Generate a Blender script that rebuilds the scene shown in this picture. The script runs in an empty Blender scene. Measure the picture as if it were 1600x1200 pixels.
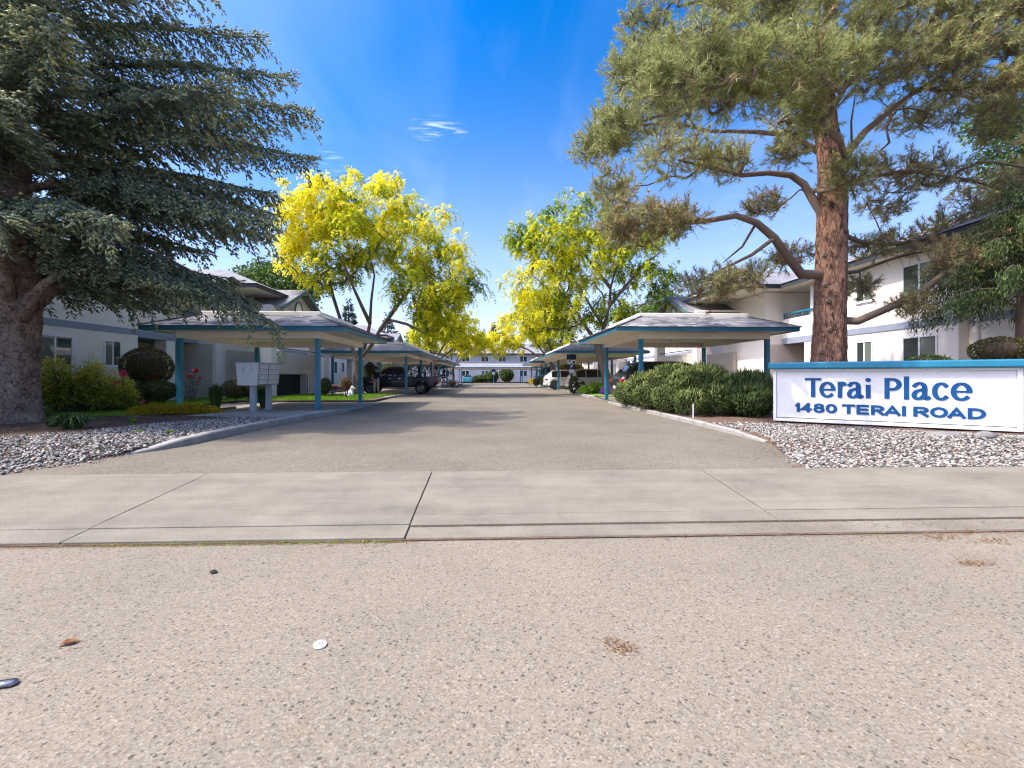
import bpy, math, random
import numpy as np
from mathutils import Vector
rng = np.random.default_rng(11); random.seed(11)
S = bpy.context.scene; COL = S.collection
rad = math.radians
# ---------------------------------------------------------------- camera, sky, sun, exposure
TH = math.atan(30/711.)
cam = bpy.data.cameras.new('camera'); camo = bpy.data.objects.new('camera', cam); COL.objects.link(camo)
camo.location = (0, 0, 1.2); camo.rotation_euler = (rad(90), 0, -TH)
cam.sensor_width = 36; cam.lens = 36*711/1600.; cam.shift_y = -12/1600.; cam.clip_end = 3000; cam.clip_start = .05
S.camera = camo
SUN_EL, SUN_BACK = 54.5, 14.
sv = Vector((-math.cos(rad(SUN_EL))*math.cos(rad(SUN_BACK)), -math.cos(rad(SUN_EL))*math.sin(rad(SUN_BACK)), math.sin(rad(SUN_EL))))
sl = bpy.data.lights.new('sun', 'SUN'); sl.energy = 2.0; sl.angle = rad(.55); sl.color = (1, .92, .80)
so = bpy.data.objects.new('sun', sl); COL.objects.link(so); so.location = (-40, -5, 60)
so.rotation_euler = sv.to_track_quat('Z', 'Y').to_euler()
W = bpy.data.worlds.new('World'); S.world = W; W.use_nodes = True
n = W.node_tree.nodes; l = W.node_tree.links
bg = n['Background']; bg.inputs['Strength'].default_value = .15
sky = n.new('ShaderNodeTexSky'); sky.sky_type = 'NISHITA'; sky.sun_disc = False
sky.sun_elevation = rad(SUN_EL); sky.sun_rotation = math.atan2(sv.x, sv.y)
sky.altitude = 400; sky.air_density = .5; sky.dust_density = 8.0; sky.ozone_density = 6.0
def mth(op, a=None, b=None, c=None, nn=n, ll=l, clamp=False):
    m = nn.new('ShaderNodeMath'); m.operation = op; m.use_clamp = clamp
    for i, x in enumerate((a, b, c)):
        if x is None: continue
        if isinstance(x, (int, float)): m.inputs[i].default_value = x
        else: ll.new(x, m.inputs[i])
    return m.outputs[0]
hs = n.new('ShaderNodeHueSaturation'); hs.inputs['Saturation'].default_value = 1.85; hs.inputs['Hue'].default_value = .496; hs.inputs['Value'].default_value = 1.2
l.new(sky.outputs[0], hs.inputs['Color'])
# thin high cloud: streaks of cirrus on the sky, laid out on a plane far overhead
tc = n.new('ShaderNodeTexCoord'); sx = n.new('ShaderNodeSeparateXYZ'); l.new(tc.outputs['Generated'], sx.inputs[0])
zz = mth('MAXIMUM', sx.outputs[2], .03)
px = mth('DIVIDE', sx.outputs[0], zz); py = mth('DIVIDE', sx.outputs[1], zz)
cx = n.new('ShaderNodeCombineXYZ'); l.new(px, cx.inputs[0]); l.new(py, cx.inputs[1])
mp = n.new('ShaderNodeMapping'); mp.inputs['Rotation'].default_value = (0, 0, rad(35)); mp.inputs['Scale'].default_value = (2.4, .9, 1); l.new(cx.outputs[0], mp.inputs[0])
nz = n.new('ShaderNodeTexNoise'); nz.inputs['Scale'].default_value = 1.1; nz.inputs['Detail'].default_value = 7; nz.inputs['Distortion'].default_value = .5; l.new(mp.outputs[0], nz.inputs['Vector'])
streak = mth('MULTIPLY', mth('SUBTRACT', nz.outputs[0], .5, clamp=True), 1.5)
low = mth('POWER', mth('SUBTRACT', 1.0, mth('MULTIPLY', zz, 1.45), clamp=True), 2.3)     # haze whitening toward the horizon
def wisp(u, v, ru, rv, sc):
    d = Vector(((u-800)/711, 1, (588-v)/711)); x = d.x*math.cos(TH)+math.sin(TH); y = math.cos(TH)-d.x*math.sin(TH)
    ex, ey = x/d.z, y/d.z
    a = mth('DIVIDE', mth('SUBTRACT', px, ex), ru); b = mth('DIVIDE', mth('SUBTRACT', py, ey), rv)
    r = mth('ADD', mth('MULTIPLY', a, a), mth('MULTIPLY', b, b))
    f = mth('SUBTRACT', 1.0, r, clamp=True)
    k = n.new('ShaderNodeTexNoise'); k.inputs['Scale'].default_value = sc; k.inputs['Detail'].default_value = 4
    m2 = n.new('ShaderNodeMapping'); m2.inputs['Scale'].default_value = (1.6, 6, 1); m2.inputs['Rotation'].default_value = (0, 0, rad(-12)); l.new(cx.outputs[0], m2.inputs[0]); l.new(m2.outputs[0], k.inputs['Vector'])
    return mth('MULTIPLY', f, mth('MULTIPLY', mth('SUBTRACT', k.outputs[0], .48, clamp=True), 3.6, clamp=True))
w1 = wisp(684, 203, .13, .12, 5.5); w2 = wisp(520, 252, .07, .14, 4.)
cl = mth('ADD', mth('ADD', mth('MULTIPLY', streak, .17), mth('MULTIPLY', low, .8)), mth('ADD', mth('MULTIPLY', w1, .6), mth('MULTIPLY', w2, .4)), clamp=True)
mx = n.new('ShaderNodeMix'); mx.data_type = 'RGBA'; l.new(cl, mx.inputs[0]); l.new(hs.outputs[0], mx.inputs[6]); mx.inputs[7].default_value = (3.9, 4.15, 4.5, 1)
l.new(mx.outputs[2], bg.inputs['Color'])
S.view_settings.view_transform = 'Standard'; S.view_settings.look = 'None'; S.view_settings.gamma = 1; S.view_settings.use_curve_mapping = False
S.view_settings.exposure = 1.48
S.cycles.use_denoising = True; W.cycles.sampling_method = 'MANUAL'; W.cycles.sample_map_resolution = 2048; S.cycles.pixel_filter_type = 'BLACKMAN_HARRIS'; S.cycles.filter_width = 1.2
S.cycles.max_bounces = 7; S.cycles.transparent_max_bounces = 8; S.cycles.sample_clamp_indirect = 8

# ---------------------------------------------------------------- photo geometry: a pixel and a depth give a place
FP = 711.; cS, sS = math.cos(TH), math.sin(TH)
def ray(u, v):
    a = (u-800)/FP; return (sS+a*cS, cS-a*sS, (588-v)/FP)
def gp(u, v, z=0):
    d = ray(u, v); t = (z-1.2)/d[2]; return (d[0]*t, d[1]*t, z)
def at(u, v, Y):
    d = ray(u, v); t = Y/d[1]; return (d[0]*t, Y, 1.2+d[2]*t)

# ---------------------------------------------------------------- materials
def newmat(name):
    m = bpy.data.materials.new(name); m.use_nodes = True
    return m, m.node_tree.nodes, m.node_tree.links, m.node_tree.nodes['Principled BSDF']
def ramp(nn, stops):
    r = nn.new('ShaderNodeValToRGB'); e = r.color_ramp.elements
    while len(e) < len(stops): e.new(.5)
    for i, (p, c) in enumerate(stops): e[i].position = p; e[i].color = (*c, 1)
    return r
def mixc(nn, ll, f, a, b, mode='MIX'):
    x = nn.new('ShaderNodeMix'); x.data_type = 'RGBA'; x.blend_type = mode
    for s, v in ((0, f), (6, a), (7, b)):
        if isinstance(v, (int, float)): x.inputs[s].default_value = v
        elif isinstance(v, tuple): x.inputs[s].default_value = (*v, 1)
        else: ll.new(v, x.inputs[s])
    return x.outputs[2]
def noise(nn, ll, vec, scale, detail=5, rough=.55):
    t = nn.new('ShaderNodeTexNoise'); t.inputs['Scale'].default_value = scale; t.inputs['Detail'].default_value = detail; t.inputs['Roughness'].default_value = rough
    if vec is not None: ll.new(vec, t.inputs['Vector'])
    return t
def bump(nn, ll, h, st, dist, b, prev=None):
    k = nn.new('ShaderNodeBump'); k.inputs['Strength'].default_value = st; k.inputs['Distance'].default_value = dist; ll.new(h, k.inputs['Height'])
    if prev is not None: ll.new(prev, k.inputs['Normal'])
    ll.new(k.outputs[0], b.inputs['Normal']); return k.outputs[0]
def pos(nn): return nn.new('ShaderNodeNewGeometry').outputs['Position']
def M(name, c1, c2=None, scale=3., rough=.7, bp=0., bscale=60., spec=.3, metal=0., coat=0., detail=5):
    m, nn, ll, b = newmat(name)
    b.inputs['Roughness'].default_value = rough; b.inputs['Metallic'].default_value = metal; b.inputs['Specular IOR Level'].default_value = spec
    b.inputs['Coat Weight'].default_value = coat
    if c2 is None: c2 = tuple(x*.82 for x in c1)
    t = noise(nn, ll, pos(nn), scale, detail); r = ramp(nn, [(.32, c2), (.68, c1)]); ll.new(t.outputs[0], r.inputs[0])
    f = noise(nn, ll, pos(nn), scale*17, 3); o = mixc(nn, ll, .25, r.outputs[0], f.outputs[0], 'SOFT_LIGHT'); ll.new(o, b.inputs['Base Color'])
    if bp:
        t2 = noise(nn, ll, pos(nn), bscale, 4); bump(nn, ll, t2.outputs[0], bp, .01, b)
    return m
def asphalt(name, dark, mid, light, scale, big=.18):
    """worn asphalt: pale matrix with fine aggregate, a few dark stones, broad wear and rusty needle stains"""
    m, nn, ll, b = newmat(name); b.inputs['Roughness'].default_value = .92; b.inputs['Specular IOR Level'].default_value = .15
    p = pos(nn); w = mixc(nn, ll, .012, p, noise(nn, ll, p, 40, 3).outputs['Color'])
    def vor(sc):
        v = nn.new('ShaderNodeTexVoronoi'); v.inputs['Scale'].default_value = sc; ll.new(w, v.inputs['Vector'])
        q = nn.new('ShaderNodeSeparateColor'); ll.new(v.outputs['Color'], q.inputs[0]); return v, q
    v, q = vor(scale); v2, q2 = vor(scale*.52)
    r = ramp(nn, [(0, tuple(x*.58 for x in mid)), (.12, tuple(x*.82 for x in mid)), (.4, mid), (.8, tuple(x*1.1 for x in mid)), (1, light)]); ll.new(q.outputs[0], r.inputs[0])
    t = ramp(nn, [(.3, (1.0, .985, .96)), (.7, (1.04, .98, .9))]); ll.new(q.outputs[1], t.inputs[0]); c = mixc(nn, ll, 1., r.outputs[0], t.outputs[0], 'MULTIPLY')
    near = mth('MULTIPLY', mth('LESS_THAN', q2.outputs[0], .05, nn=nn, ll=ll), mth('LESS_THAN', v2.outputs['Distance'], .52, nn=nn, ll=ll), nn=nn, ll=ll)
    c = mixc(nn, ll, mth('MULTIPLY', near, .8, nn=nn, ll=ll), c, dark)
    f = noise(nn, ll, p, scale*2.2, 3); c = mixc(nn, ll, .4, c, f.outputs[0], 'SOFT_LIGHT')
    g = noise(nn, ll, p, .5, 9, .62); gr = ramp(nn, [(.3, (1-big, 1-big, 1-big*.95)), (.7, (1.09, 1.08, 1.06))]); ll.new(g.outputs[0], gr.inputs[0]); c = mixc(nn, ll, 1., c, gr.outputs[0], 'MULTIPLY')
    g2 = noise(nn, ll, p, 2.3, 7, .7); g2r = ramp(nn, [(.6, (1, 1, 1)), (.78, (1.0, .86, .70))]); ll.new(g2.outputs[0], g2r.inputs[0]); c = mixc(nn, ll, .9, c, g2r.outputs[0], 'MULTIPLY')
    g3 = noise(nn, ll, p, 1.1, 4, .5); g3r = ramp(nn, [(.62, (1, 1, 1)), (.72, (.84, .83, .82))]); ll.new(g3.outputs[0], g3r.inputs[0]); c = mixc(nn, ll, .55, c, g3r.outputs[0], 'MULTIPLY'); ll.new(c, b.inputs['Base Color'])
    k = bump(nn, ll, v.outputs['Distance'], .22, .003, b); bump(nn, ll, f.outputs[0], .2, .003, b, k)
    return m
def concrete(name, c1, c2):
    m, nn, ll, b = newmat(name); b.inputs['Roughness'].default_value = .88; b.inputs['Specular IOR Level'].default_value = .2; p = pos(nn)
    t = noise(nn, ll, p, 1.1, 9, .62); r = ramp(nn, [(.34, c2), (.62, c1)]); ll.new(t.outputs[0], r.inputs[0])
    v = nn.new('ShaderNodeTexVoronoi'); v.inputs['Scale'].default_value = 90; ll.new(p, v.inputs['Vector']); q = nn.new('ShaderNodeSeparateColor'); ll.new(v.outputs['Color'], q.inputs[0])
    k = mth('MULTIPLY', mth('LESS_THAN', q.outputs[0], .12, nn=nn, ll=ll), mth('LESS_THAN', v.outputs['Distance'], .45, nn=nn, ll=ll), nn=nn, ll=ll)
    c = mixc(nn, ll, mth('MULTIPLY', k, .55, nn=nn, ll=ll), r.outputs[0], tuple(x*.35 for x in c2)); f = noise(nn, ll, p, 130, 4, .7); c = mixc(nn, ll, .85, c, f.outputs[0], 'SOFT_LIGHT')
    h = noise(nn, ll, p, 4.5, 7, .7); hr = ramp(nn, [(.34, (.80, .78, .75)), (.5, (1, 1, 1)), (.72, (1.07, 1.06, 1.05))]); ll.new(h.outputs[0], hr.inputs[0]); c = mixc(nn, ll, .35, c, hr.outputs[0], 'MULTIPLY')
    mp = nn.new('ShaderNodeMapping'); mp.inputs['Scale'].default_value = (.6, 4, 1); ll.new(p, mp.inputs[0]); g = noise(nn, ll, mp.outputs[0], 1.2, 6, .65); gr = ramp(nn, [(.35, (.86, .85, .84)), (.6, (1.05, 1.04, 1.03))]); ll.new(g.outputs[0], gr.inputs[0])
    c = mixc(nn, ll, .8, c, gr.outputs[0], 'MULTIPLY'); ll.new(c, b.inputs['Base Color']); bump(nn, ll, f.outputs[0], .3, .003, b); return m
def leafmat(name, stops, trans=.3, tone=False, rough=.55, spread=.5, spec=.25):
    m, nn, ll, b = newmat(name); b.inputs['Roughness'].default_value = rough; b.inputs['Specular IOR Level'].default_value = spec
    g = nn.new('ShaderNodeNewGeometry'); f = g.outputs['Random Per Island']
    if tone:
        a = nn.new('ShaderNodeAttribute'); a.attribute_name = 'tone'
        f = mth('ADD', a.outputs['Fac'], mth('MULTIPLY', mth('SUBTRACT', f, .5, nn=nn, ll=ll), spread, nn=nn, ll=ll), nn=nn, ll=ll, clamp=True)
    r = ramp(nn, stops); ll.new(f, r.inputs[0]); ll.new(r.outputs[0], b.inputs['Base Color'])
    t = nn.new('ShaderNodeBsdfTranslucent'); ll.new(r.outputs[0], t.inputs['Color'])
    x = nn.new('ShaderNodeMixShader'); x.inputs[0].default_value = trans; ll.new(b.outputs[0], x.inputs[1]); ll.new(t.outputs[0], x.inputs[2])
    ll.new(x.outputs[0], nn['Material Output'].inputs['Surface']); return m
def islandmat(name, stops, rough=.8, bp=0., bscale=80, spec=.25):
    m, nn, ll, b = newmat(name); b.inputs['Roughness'].default_value = rough; b.inputs['Specular IOR Level'].default_value = spec
    r = ramp(nn, stops); ll.new(nn.new('ShaderNodeNewGeometry').outputs['Random Per Island'], r.inputs[0])
    t = noise(nn, ll, pos(nn), 45, 4); c = mixc(nn, ll, .4, r.outputs[0], t.outputs[0], 'SOFT_LIGHT'); ll.new(c, b.inputs['Base Color'])
    if bp: bump(nn, ll, noise(nn, ll, pos(nn), bscale, 3).outputs[0], bp, .01, b)
    return m
def bark(name, hi, lo, deep, sc, stretch=.3, st=1., dist=.03, plates=.5):
    """bark: ridged stretched noise broken by plates and dark furrows"""
    m, nn, ll, b = newmat(name); b.inputs['Roughness'].default_value = .92; b.inputs['Specular IOR Level'].default_value = .12
    mp = nn.new('ShaderNodeMapping'); mp.inputs['Scale'].default_value = (1, 1, stretch); ll.new(pos(nn), mp.inputs[0])
    nz = noise(nn, ll, mp.outputs[0], sc*.8, 6, .65); wv = mixc(nn, ll, .42, mp.outputs[0], nz.outputs['Color'])
    f1 = noise(nn, ll, wv, sc*1.5, 9, .68); f2 = noise(nn, ll, mp.outputs[0], sc*5, 6, .7); f3 = noise(nn, ll, pos(nn), 1.6, 5)
    v = nn.new('ShaderNodeTexVoronoi'); v.feature = 'DISTANCE_TO_EDGE'; v.inputs['Scale'].default_value = sc*1.6; ll.new(wv, v.inputs['Vector'])
    e = ramp(nn, [(.0, (0, 0, 0)), (.22, (1, 1, 1))]); ll.new(v.outputs['Distance'], e.inputs[0])
    h = mth('ADD', mth('MULTIPLY', f1.outputs[0], 1., nn=nn, ll=ll), mth('MULTIPLY', mth('SUBTRACT', e.outputs[0], 1., nn=nn, ll=ll), plates*.35, nn=nn, ll=ll), nn=nn, ll=ll)
    r = ramp(nn, [(.18, deep), (.36, lo), (.62, hi), (.8, tuple(min(1, x*1.25) for x in hi))]); ll.new(h, r.inputs[0])
    c = mixc(nn, ll, .6, r.outputs[0], f2.outputs[0], 'OVERLAY'); g = ramp(nn, [(.3, (.75, .75, .78)), (.7, (1.15, 1.1, 1.05))]); ll.new(f3.outputs[0], g.inputs[0]); c = mixc(nn, ll, .8, c, g.outputs[0], 'MULTIPLY')
    ll.new(c, b.inputs['Base Color']); k = bump(nn, ll, h, st, dist, b); bump(nn, ll, f2.outputs[0], .5, dist*.5, b, k); return m
def shingle_far(name, c1, c2):
    m, nn, ll, b = newmat(name); b.inputs['Roughness'].default_value = .92; b.inputs['Specular IOR Level'].default_value = .15
    sp = nn.new('ShaderNodeSeparateXYZ'); ll.new(pos(nn), sp.inputs[0]); cb = nn.new('ShaderNodeCombineXYZ')
    ll.new(mth('ADD', sp.outputs[0], sp.outputs[1], nn=nn, ll=ll), cb.inputs[0]); ll.new(mth('MULTIPLY', sp.outputs[2], 2.45, nn=nn, ll=ll), cb.inputs[1])
    br = nn.new('ShaderNodeTexBrick'); ll.new(cb.outputs[0], br.inputs['Vector'])
    for k, v in (('Scale', 1.), ('Brick Width', .33), ('Row Height', .15), ('Mortar Size', .008), ('Bias', -.1)): br.inputs[k].default_value = v
    br.inputs['Color1'].default_value = (*c1, 1); br.inputs['Color2'].default_value = (*c2, 1); br.inputs['Mortar'].default_value = (*[x*.45 for x in c2], 1)
    t = noise(nn, ll, pos(nn), 1.3, 6); c = mixc(nn, ll, .35, br.outputs[0], t.outputs[0], 'SOFT_LIGHT'); ll.new(c, b.inputs['Base Color'])
    bump(nn, ll, br.outputs['Fac'], .6, -.012, b); return m

m_street = asphalt('street_asphalt', (.06, .05, .04), (.190, .171, .135), (.27, .248, .20), 135, .13)
m_drive = asphalt('driveway_asphalt', (.06, .057, .052), (.158, .143, .114), (.27, .248, .205), 90, .24)
m_conc = concrete('concrete', (.212, .192, .148), (.158, .142, .110))
m_conc2 = M('weathered_concrete', (.33, .305, .265), (.24, .22, .195), 2.2, .9, .5, 60)
m_curb = M('kerb_concrete', (.34, .32, .285), (.23, .215, .195), 3., .9, .6, 50)
m_joint = M('joint_dirt', (.15, .11, .08), (.08, .06, .045), 9, .95)
m_soil = M('bark_mulch', (.16, .11, .082), (.075, .05, .038), 9, .95, 1., 45, .1)
m_dirt = M('dry_ground', (.17, .14, .1), (.1, .09, .05), .7, .95, .4, 8, .1)
m_lawn = M('lawn_turf', (.16, .28, .025), (.11, .21, .018), 6, .9, .5, 90, .15)
m_stucco = M('cream_stucco', (.80, .735, .65), (.745, .685, .61), .8, .9, .55, 70, .2)
m_tan = M('tan_stucco', (.56, .49, .41), (.50, .435, .365), 1.2, .9, .4, 60, .2)
m_band = M('grey_blue_trim', (.27, .30, .36), (.235, .262, .32), 2, .7, .1, 40)
m_white = M('white_paint', (.78, .77, .745), (.72, .71, .69), 1.6, .5, .08, 50)
m_soffit = M('soffit_paint', (.82, .75, .64), (.76, .69, .59), .9, .7, .15, 40)
m_cream = M('cream_flashing', (.86, .82, .70), (.80, .76, .65), 1.1, .45)
m_teal = M('teal_paint', (.02, .20, .30), (.015, .155, .245), 1.6, .42, .06, 60, .45)
m_fascia = M('charcoal_fascia', (.05, .055, .065), (.035, .04, .048), 2, .5)
m_dark = M('shade_and_base_dark', (.035, .032, .03), (.02, .02, .02), 2, .8)  # near black for painted shade under stair and on sign, also sign base
m_frame = M('window_frame_white', (.8, .8, .79), None, 2, .35)
m_iron = M('black_iron', (.018, .018, .02), None, 3, .4)
m_shingle = islandmat('grey_shingle', [(0, (.11, .108, .117)), (.3, (.185, .18, .187)), (.65, (.25, .243, .248)), (1, (.33, .32, .32))], .93, .5, 160)
m_shfar = shingle_far('grey_roof_shingle', (.27, .265, .275), (.18, .178, .19))
m_deck = M('roof_underlay', (.09, .09, .1), None, 3, .9)
m_stone = islandmat('river_gravel', [(0, (.06, .06, .06)), (.2, (.14, .133, .12)), (.5, (.265, .246, .213)), (.8, (.40, .374, .325)), (.93, (.34, .24, .175)), (1, (.56, .54, .49))], .75)
m_rock = M('grey_boulder', (.235, .225, .205), (.14, .134, .122), 5, .9, .8, 22)
m_glass, _n, _l, _b = newmat('window_glass'); _b.inputs['Base Color'].default_value = (.035, .042, .04, 1); _b.inputs['Roughness'].default_value = .04; _b.inputs['Specular IOR Level'].default_value = .8
m_glass2, _n, _l, _b = newmat('curtained_glass'); _b.inputs['Base Color'].default_value = (.13, .15, .125, 1); _b.inputs['Roughness'].default_value = .06; _b.inputs['Specular IOR Level'].default_value = .7
m_letter = M('blue_sign_letter', (.003, .07, .20), (.003, .055, .17), 6, .4, 0, 1, .35)
m_sign = M('sign_face_white', (.72, .705, .67), (.66, .645, .62), 1.2, .5)
m_metal = M('mailbox_grey', (.60, .61, .59), (.53, .54, .52), 3, .42, .05, 30, .4)
m_mpost = M('mailbox_post_grey', (.34, .39, .42), (.27, .31, .34), 4, .5)
m_barkS = bark('spruce_bark', (.46, .36, .30), (.27, .20, .165), (.09, .058, .048), 6, .8, 1., .05, .6)
m_barkP = bark('pine_bark', (.40, .235, .155), (.25, .14, .095), (.05, .032, .026), 6.5, .30, 1., .045, .8)
m_limbP = bark('pine_limb_bark', (.27, .20, .155), (.17, .12, .09), (.06, .04, .032), 22, .6, .7, .015)
m_barkL = bark('locust_bark', (.24, .19, .15), (.15, .115, .09), (.05, .038, .03), 14, .4, .8, .02)
m_barkD = M('dark_bark', (.09, .065, .05), (.05, .035, .028), 6, .9, .7, 20)
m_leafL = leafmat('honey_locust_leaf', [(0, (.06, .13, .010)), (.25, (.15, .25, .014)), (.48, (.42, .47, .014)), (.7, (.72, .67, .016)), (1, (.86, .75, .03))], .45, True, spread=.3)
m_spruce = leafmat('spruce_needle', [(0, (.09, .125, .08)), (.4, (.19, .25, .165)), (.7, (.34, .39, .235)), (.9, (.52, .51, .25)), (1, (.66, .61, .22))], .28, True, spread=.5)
m_pine = leafmat('pine_needle', [(0, (.14, .14, .045)), (.4, (.29, .325, .105)), (.6, (.46, .475, .18)), (.72, (.23, .165, .085)), (.9, (.26, .16, .075)), (1, (.42, .24, .09))], .25, True, spread=.42)
m_dkcon = leafmat('dark_conifer_needle', [(0, (.016, .03, .02)), (.6, (.035, .058, .038)), (1, (.07, .095, .065))], .1)
m_green = leafmat('green_leaf', [(0, (.04, .085, .015)), (.6, (.085, .155, .028)), (1, (.17, .25, .05))], .3)
m_cedar = leafmat('cedar_spray', [(0, (.03, .05, .02)), (.6, (.065, .10, .032)), (1, (.15, .19, .06))], .2, spec=.1)
m_junip = leafmat('juniper_shoot', [(0, (.022, .04, .010)), (.45, (.055, .088, .02)), (.8, (.12, .155, .036)), (1, (.25, .27, .07))], .2, True, spread=.6)
m_box = leafmat('boxwood_leaf', [(0, (.022, .045, .012)), (.6, (.05, .085, .02)), (1, (.10, .14, .035))], .2)
m_globe = leafmat('bronze_globe_leaf', [(0, (.05, .038, .018)), (.5, (.085, .075, .025)), (.85, (.13, .13, .03)), (1, (.22, .21, .04))], .2)
m_gold = leafmat('gold_shrub_leaf', [(0, (.06, .09, .018)), (.35, (.17, .22, .03)), (.65, (.45, .46, .06)), (1, (.72, .66, .13))], .35, True, spread=.4)
m_yflow = leafmat('yellow_flower', [(0, (.10, .13, .01)), (.25, (.40, .28, .008)), (.7, (.62, .43, .008)), (1, (.76, .58, .02))], .3)
m_strap = leafmat('strappy_leaf', [(0, (.035, .075, .02)), (.7, (.08, .15, .045)), (1, (.16, .22, .08))], .25)
m_grass = leafmat('grass_blade', [(0, (.08, .18, .014)), (.6, (.18, .34, .025)), (1, (.36, .46, .05))], .35)
m_pink = leafmat('pink_rose', [(0, (.55, .03, .13)), (1, (.75, .09, .22))], .3)
m_red = leafmat('red_rose', [(0, (.5, .015, .015)), (1, (.65, .04, .03))], .3)
m_purple = leafmat('purple_petunia', [(0, (.14, .03, .32)), (1, (.34, .10, .55))], .3)
m_wflow = leafmat('white_flower', [(0, (.6, .6, .58)), (1, (.8, .8, .78))], .2)
m_dry = leafmat('dry_leaf', [(0, (.10, .045, .018)), (.6, (.24, .11, .04)), (1, (.38, .22, .10))], .2)
m_twig = M('dry_twig', (.2, .145, .11), (.1, .07, .05), 9, .9)
# ---------------------------------------------------------------- mesh helpers
def rootloc(o):
    while o.parent is not None: o = o.parent
    return o.location
def link(o, parent=None, kind=None, label=None):
    COL.objects.link(o)
    if parent is not None: o.parent = parent
    if kind: o['kind'] = kind
    if label: o['label'] = label
    return o
class MB:
    """collects shapes and links them as one mesh object"""
    def __init__(s): s.v = []; s.f = []
    def add(s, vs, fs):
        k = len(s.v); s.v += [tuple(x) for x in vs]; s.f += [tuple(i+k for i in f) for f in fs]; return s
    def box(s, x0, x1, y0, y1, z0, z1):
        x0, x1 = min(x0, x1), max(x0, x1); y0, y1 = min(y0, y1), max(y0, y1); z0, z1 = min(z0, z1), max(z0, z1)
        return s.add([(x0, y0, z0), (x1, y0, z0), (x1, y1, z0), (x0, y1, z0), (x0, y0, z1), (x1, y0, z1), (x1, y1, z1), (x0, y1, z1)],
                     [(0, 3, 2, 1), (4, 5, 6, 7), (0, 1, 5, 4), (1, 2, 6, 5), (2, 3, 7, 6), (3, 0, 4, 7)])
    def prism(s, poly, z0, z1):
        a = sum(poly[i][0]*poly[(i+1) % len(poly)][1]-poly[(i+1) % len(poly)][0]*poly[i][1] for i in range(len(poly)))
        if a < 0: poly = poly[::-1]
        k = len(poly)
        return s.add([(p[0], p[1], z0) for p in poly]+[(p[0], p[1], z1) for p in poly],
                     [tuple(range(k))[::-1], tuple(range(k, 2*k))]+[(i, (i+1) % k, (i+1) % k+k, i+k) for i in range(k)])
    def extr(s, poly3, vec):
        k = len(poly3); v = Vector(vec); P = [Vector(p) for p in poly3]
        return s.add([tuple(p) for p in P]+[tuple(p+v) for p in P], [tuple(range(k))[::-1], tuple(range(k, 2*k))]+[(i, (i+1) % k, (i+1) % k+k, i+k) for i in range(k)])
    def tube(s, pts, rs, n=8, cap=True):
        P = [Vector(p) for p in pts]; vs = []; fs = []; up = Vector((0, 0, 1)); u = None
        for i, p in enumerate(P):
            d = (P[min(i+1, len(P)-1)]-P[max(i-1, 0)]).normalized()
            if u is None: u = d.cross(up if abs(d.z) < .9 else Vector((1, 0, 0))).normalized()
            else: u = (u-d*u.dot(d)).normalized()
            w = d.cross(u); r = rs[i] if hasattr(rs, '__len__') else rs
            for k in range(n):
                a = 2*math.pi*k/n; q = p+(u*math.cos(a)+w*math.sin(a))*r; vs.append(tuple(q))
        for i in range(len(P)-1):
            for k in range(n): fs.append((i*n+k, i*n+(k+1) % n, (i+1)*n+(k+1) % n, (i+1)*n+k))
        if cap: fs.append(tuple(range(n))[::-1]); fs.append(tuple(range((len(P)-1)*n, len(P)*n)))
        return s.add(vs, fs)
    def beam(s, p, q, w, h):
        p, q = Vector(p), Vector(q); d = (q-p).normalized(); u = d.cross(Vector((0, 0, 1)))
        u = u.normalized() if u.length > 1e-4 else Vector((1, 0, 0)); t = u.cross(d); vs = []
        for b in (p, q):
            for a, c in ((-1, -1), (1, -1), (1, 1), (-1, 1)): vs.append(b+u*a*w/2+t*c*h/2)
        return s.add(vs, [(0, 3, 2, 1), (4, 5, 6, 7), (0, 1, 5, 4), (1, 2, 6, 5), (2, 3, 7, 6), (3, 0, 4, 7)])
    def lathe(s, prof, c, axis='z', n=20):
        vs = []; fs = []; m = len(prof)
        for k in range(n):
            a = 2*math.pi*k/n
            for r, h in prof:
                x, y = r*math.cos(a), r*math.sin(a)
                vs.append({'z': (c[0]+x, c[1]+y, c[2]+h), 'y': (c[0]+x, c[1]+h, c[2]+y), 'x': (c[0]+h, c[1]+x, c[2]+y)}[axis])
        for k in range(n):
            for i in range(m-1): fs.append((k*m+i, ((k+1) % n)*m+i, ((k+1) % n)*m+i+1, k*m+i+1))
        return s.add(vs, fs)
    def blob(s, c, r, n=12, m=8, rough=0., seed=0):
        rr = random.Random(seed); vs = [(c[0], c[1], c[2]-r[2])]; fs = []
        for j in range(1, m):
            t = math.pi*j/m-math.pi/2
            for k in range(n):
                a = 2*math.pi*k/n; q = 1+rough*(rr.random()-.5)*2
                vs.append((c[0]+r[0]*q*math.cos(t)*math.cos(a), c[1]+r[1]*q*math.cos(t)*math.sin(a), c[2]+r[2]*q*math.sin(t)))
        vs.append((c[0], c[1], c[2]+r[2])); top = len(vs)-1
        for k in range(n):
            fs.append((0, 1+(k+1) % n, 1+k)); fs.append((top, 1+(m-2)*n+k, 1+(m-2)*n+(k+1) % n))
            for j in range(m-2): fs.append((1+j*n+k, 1+j*n+(k+1) % n, 1+(j+1)*n+(k+1) % n, 1+(j+1)*n+k))
        return s.add(vs, fs)
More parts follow.
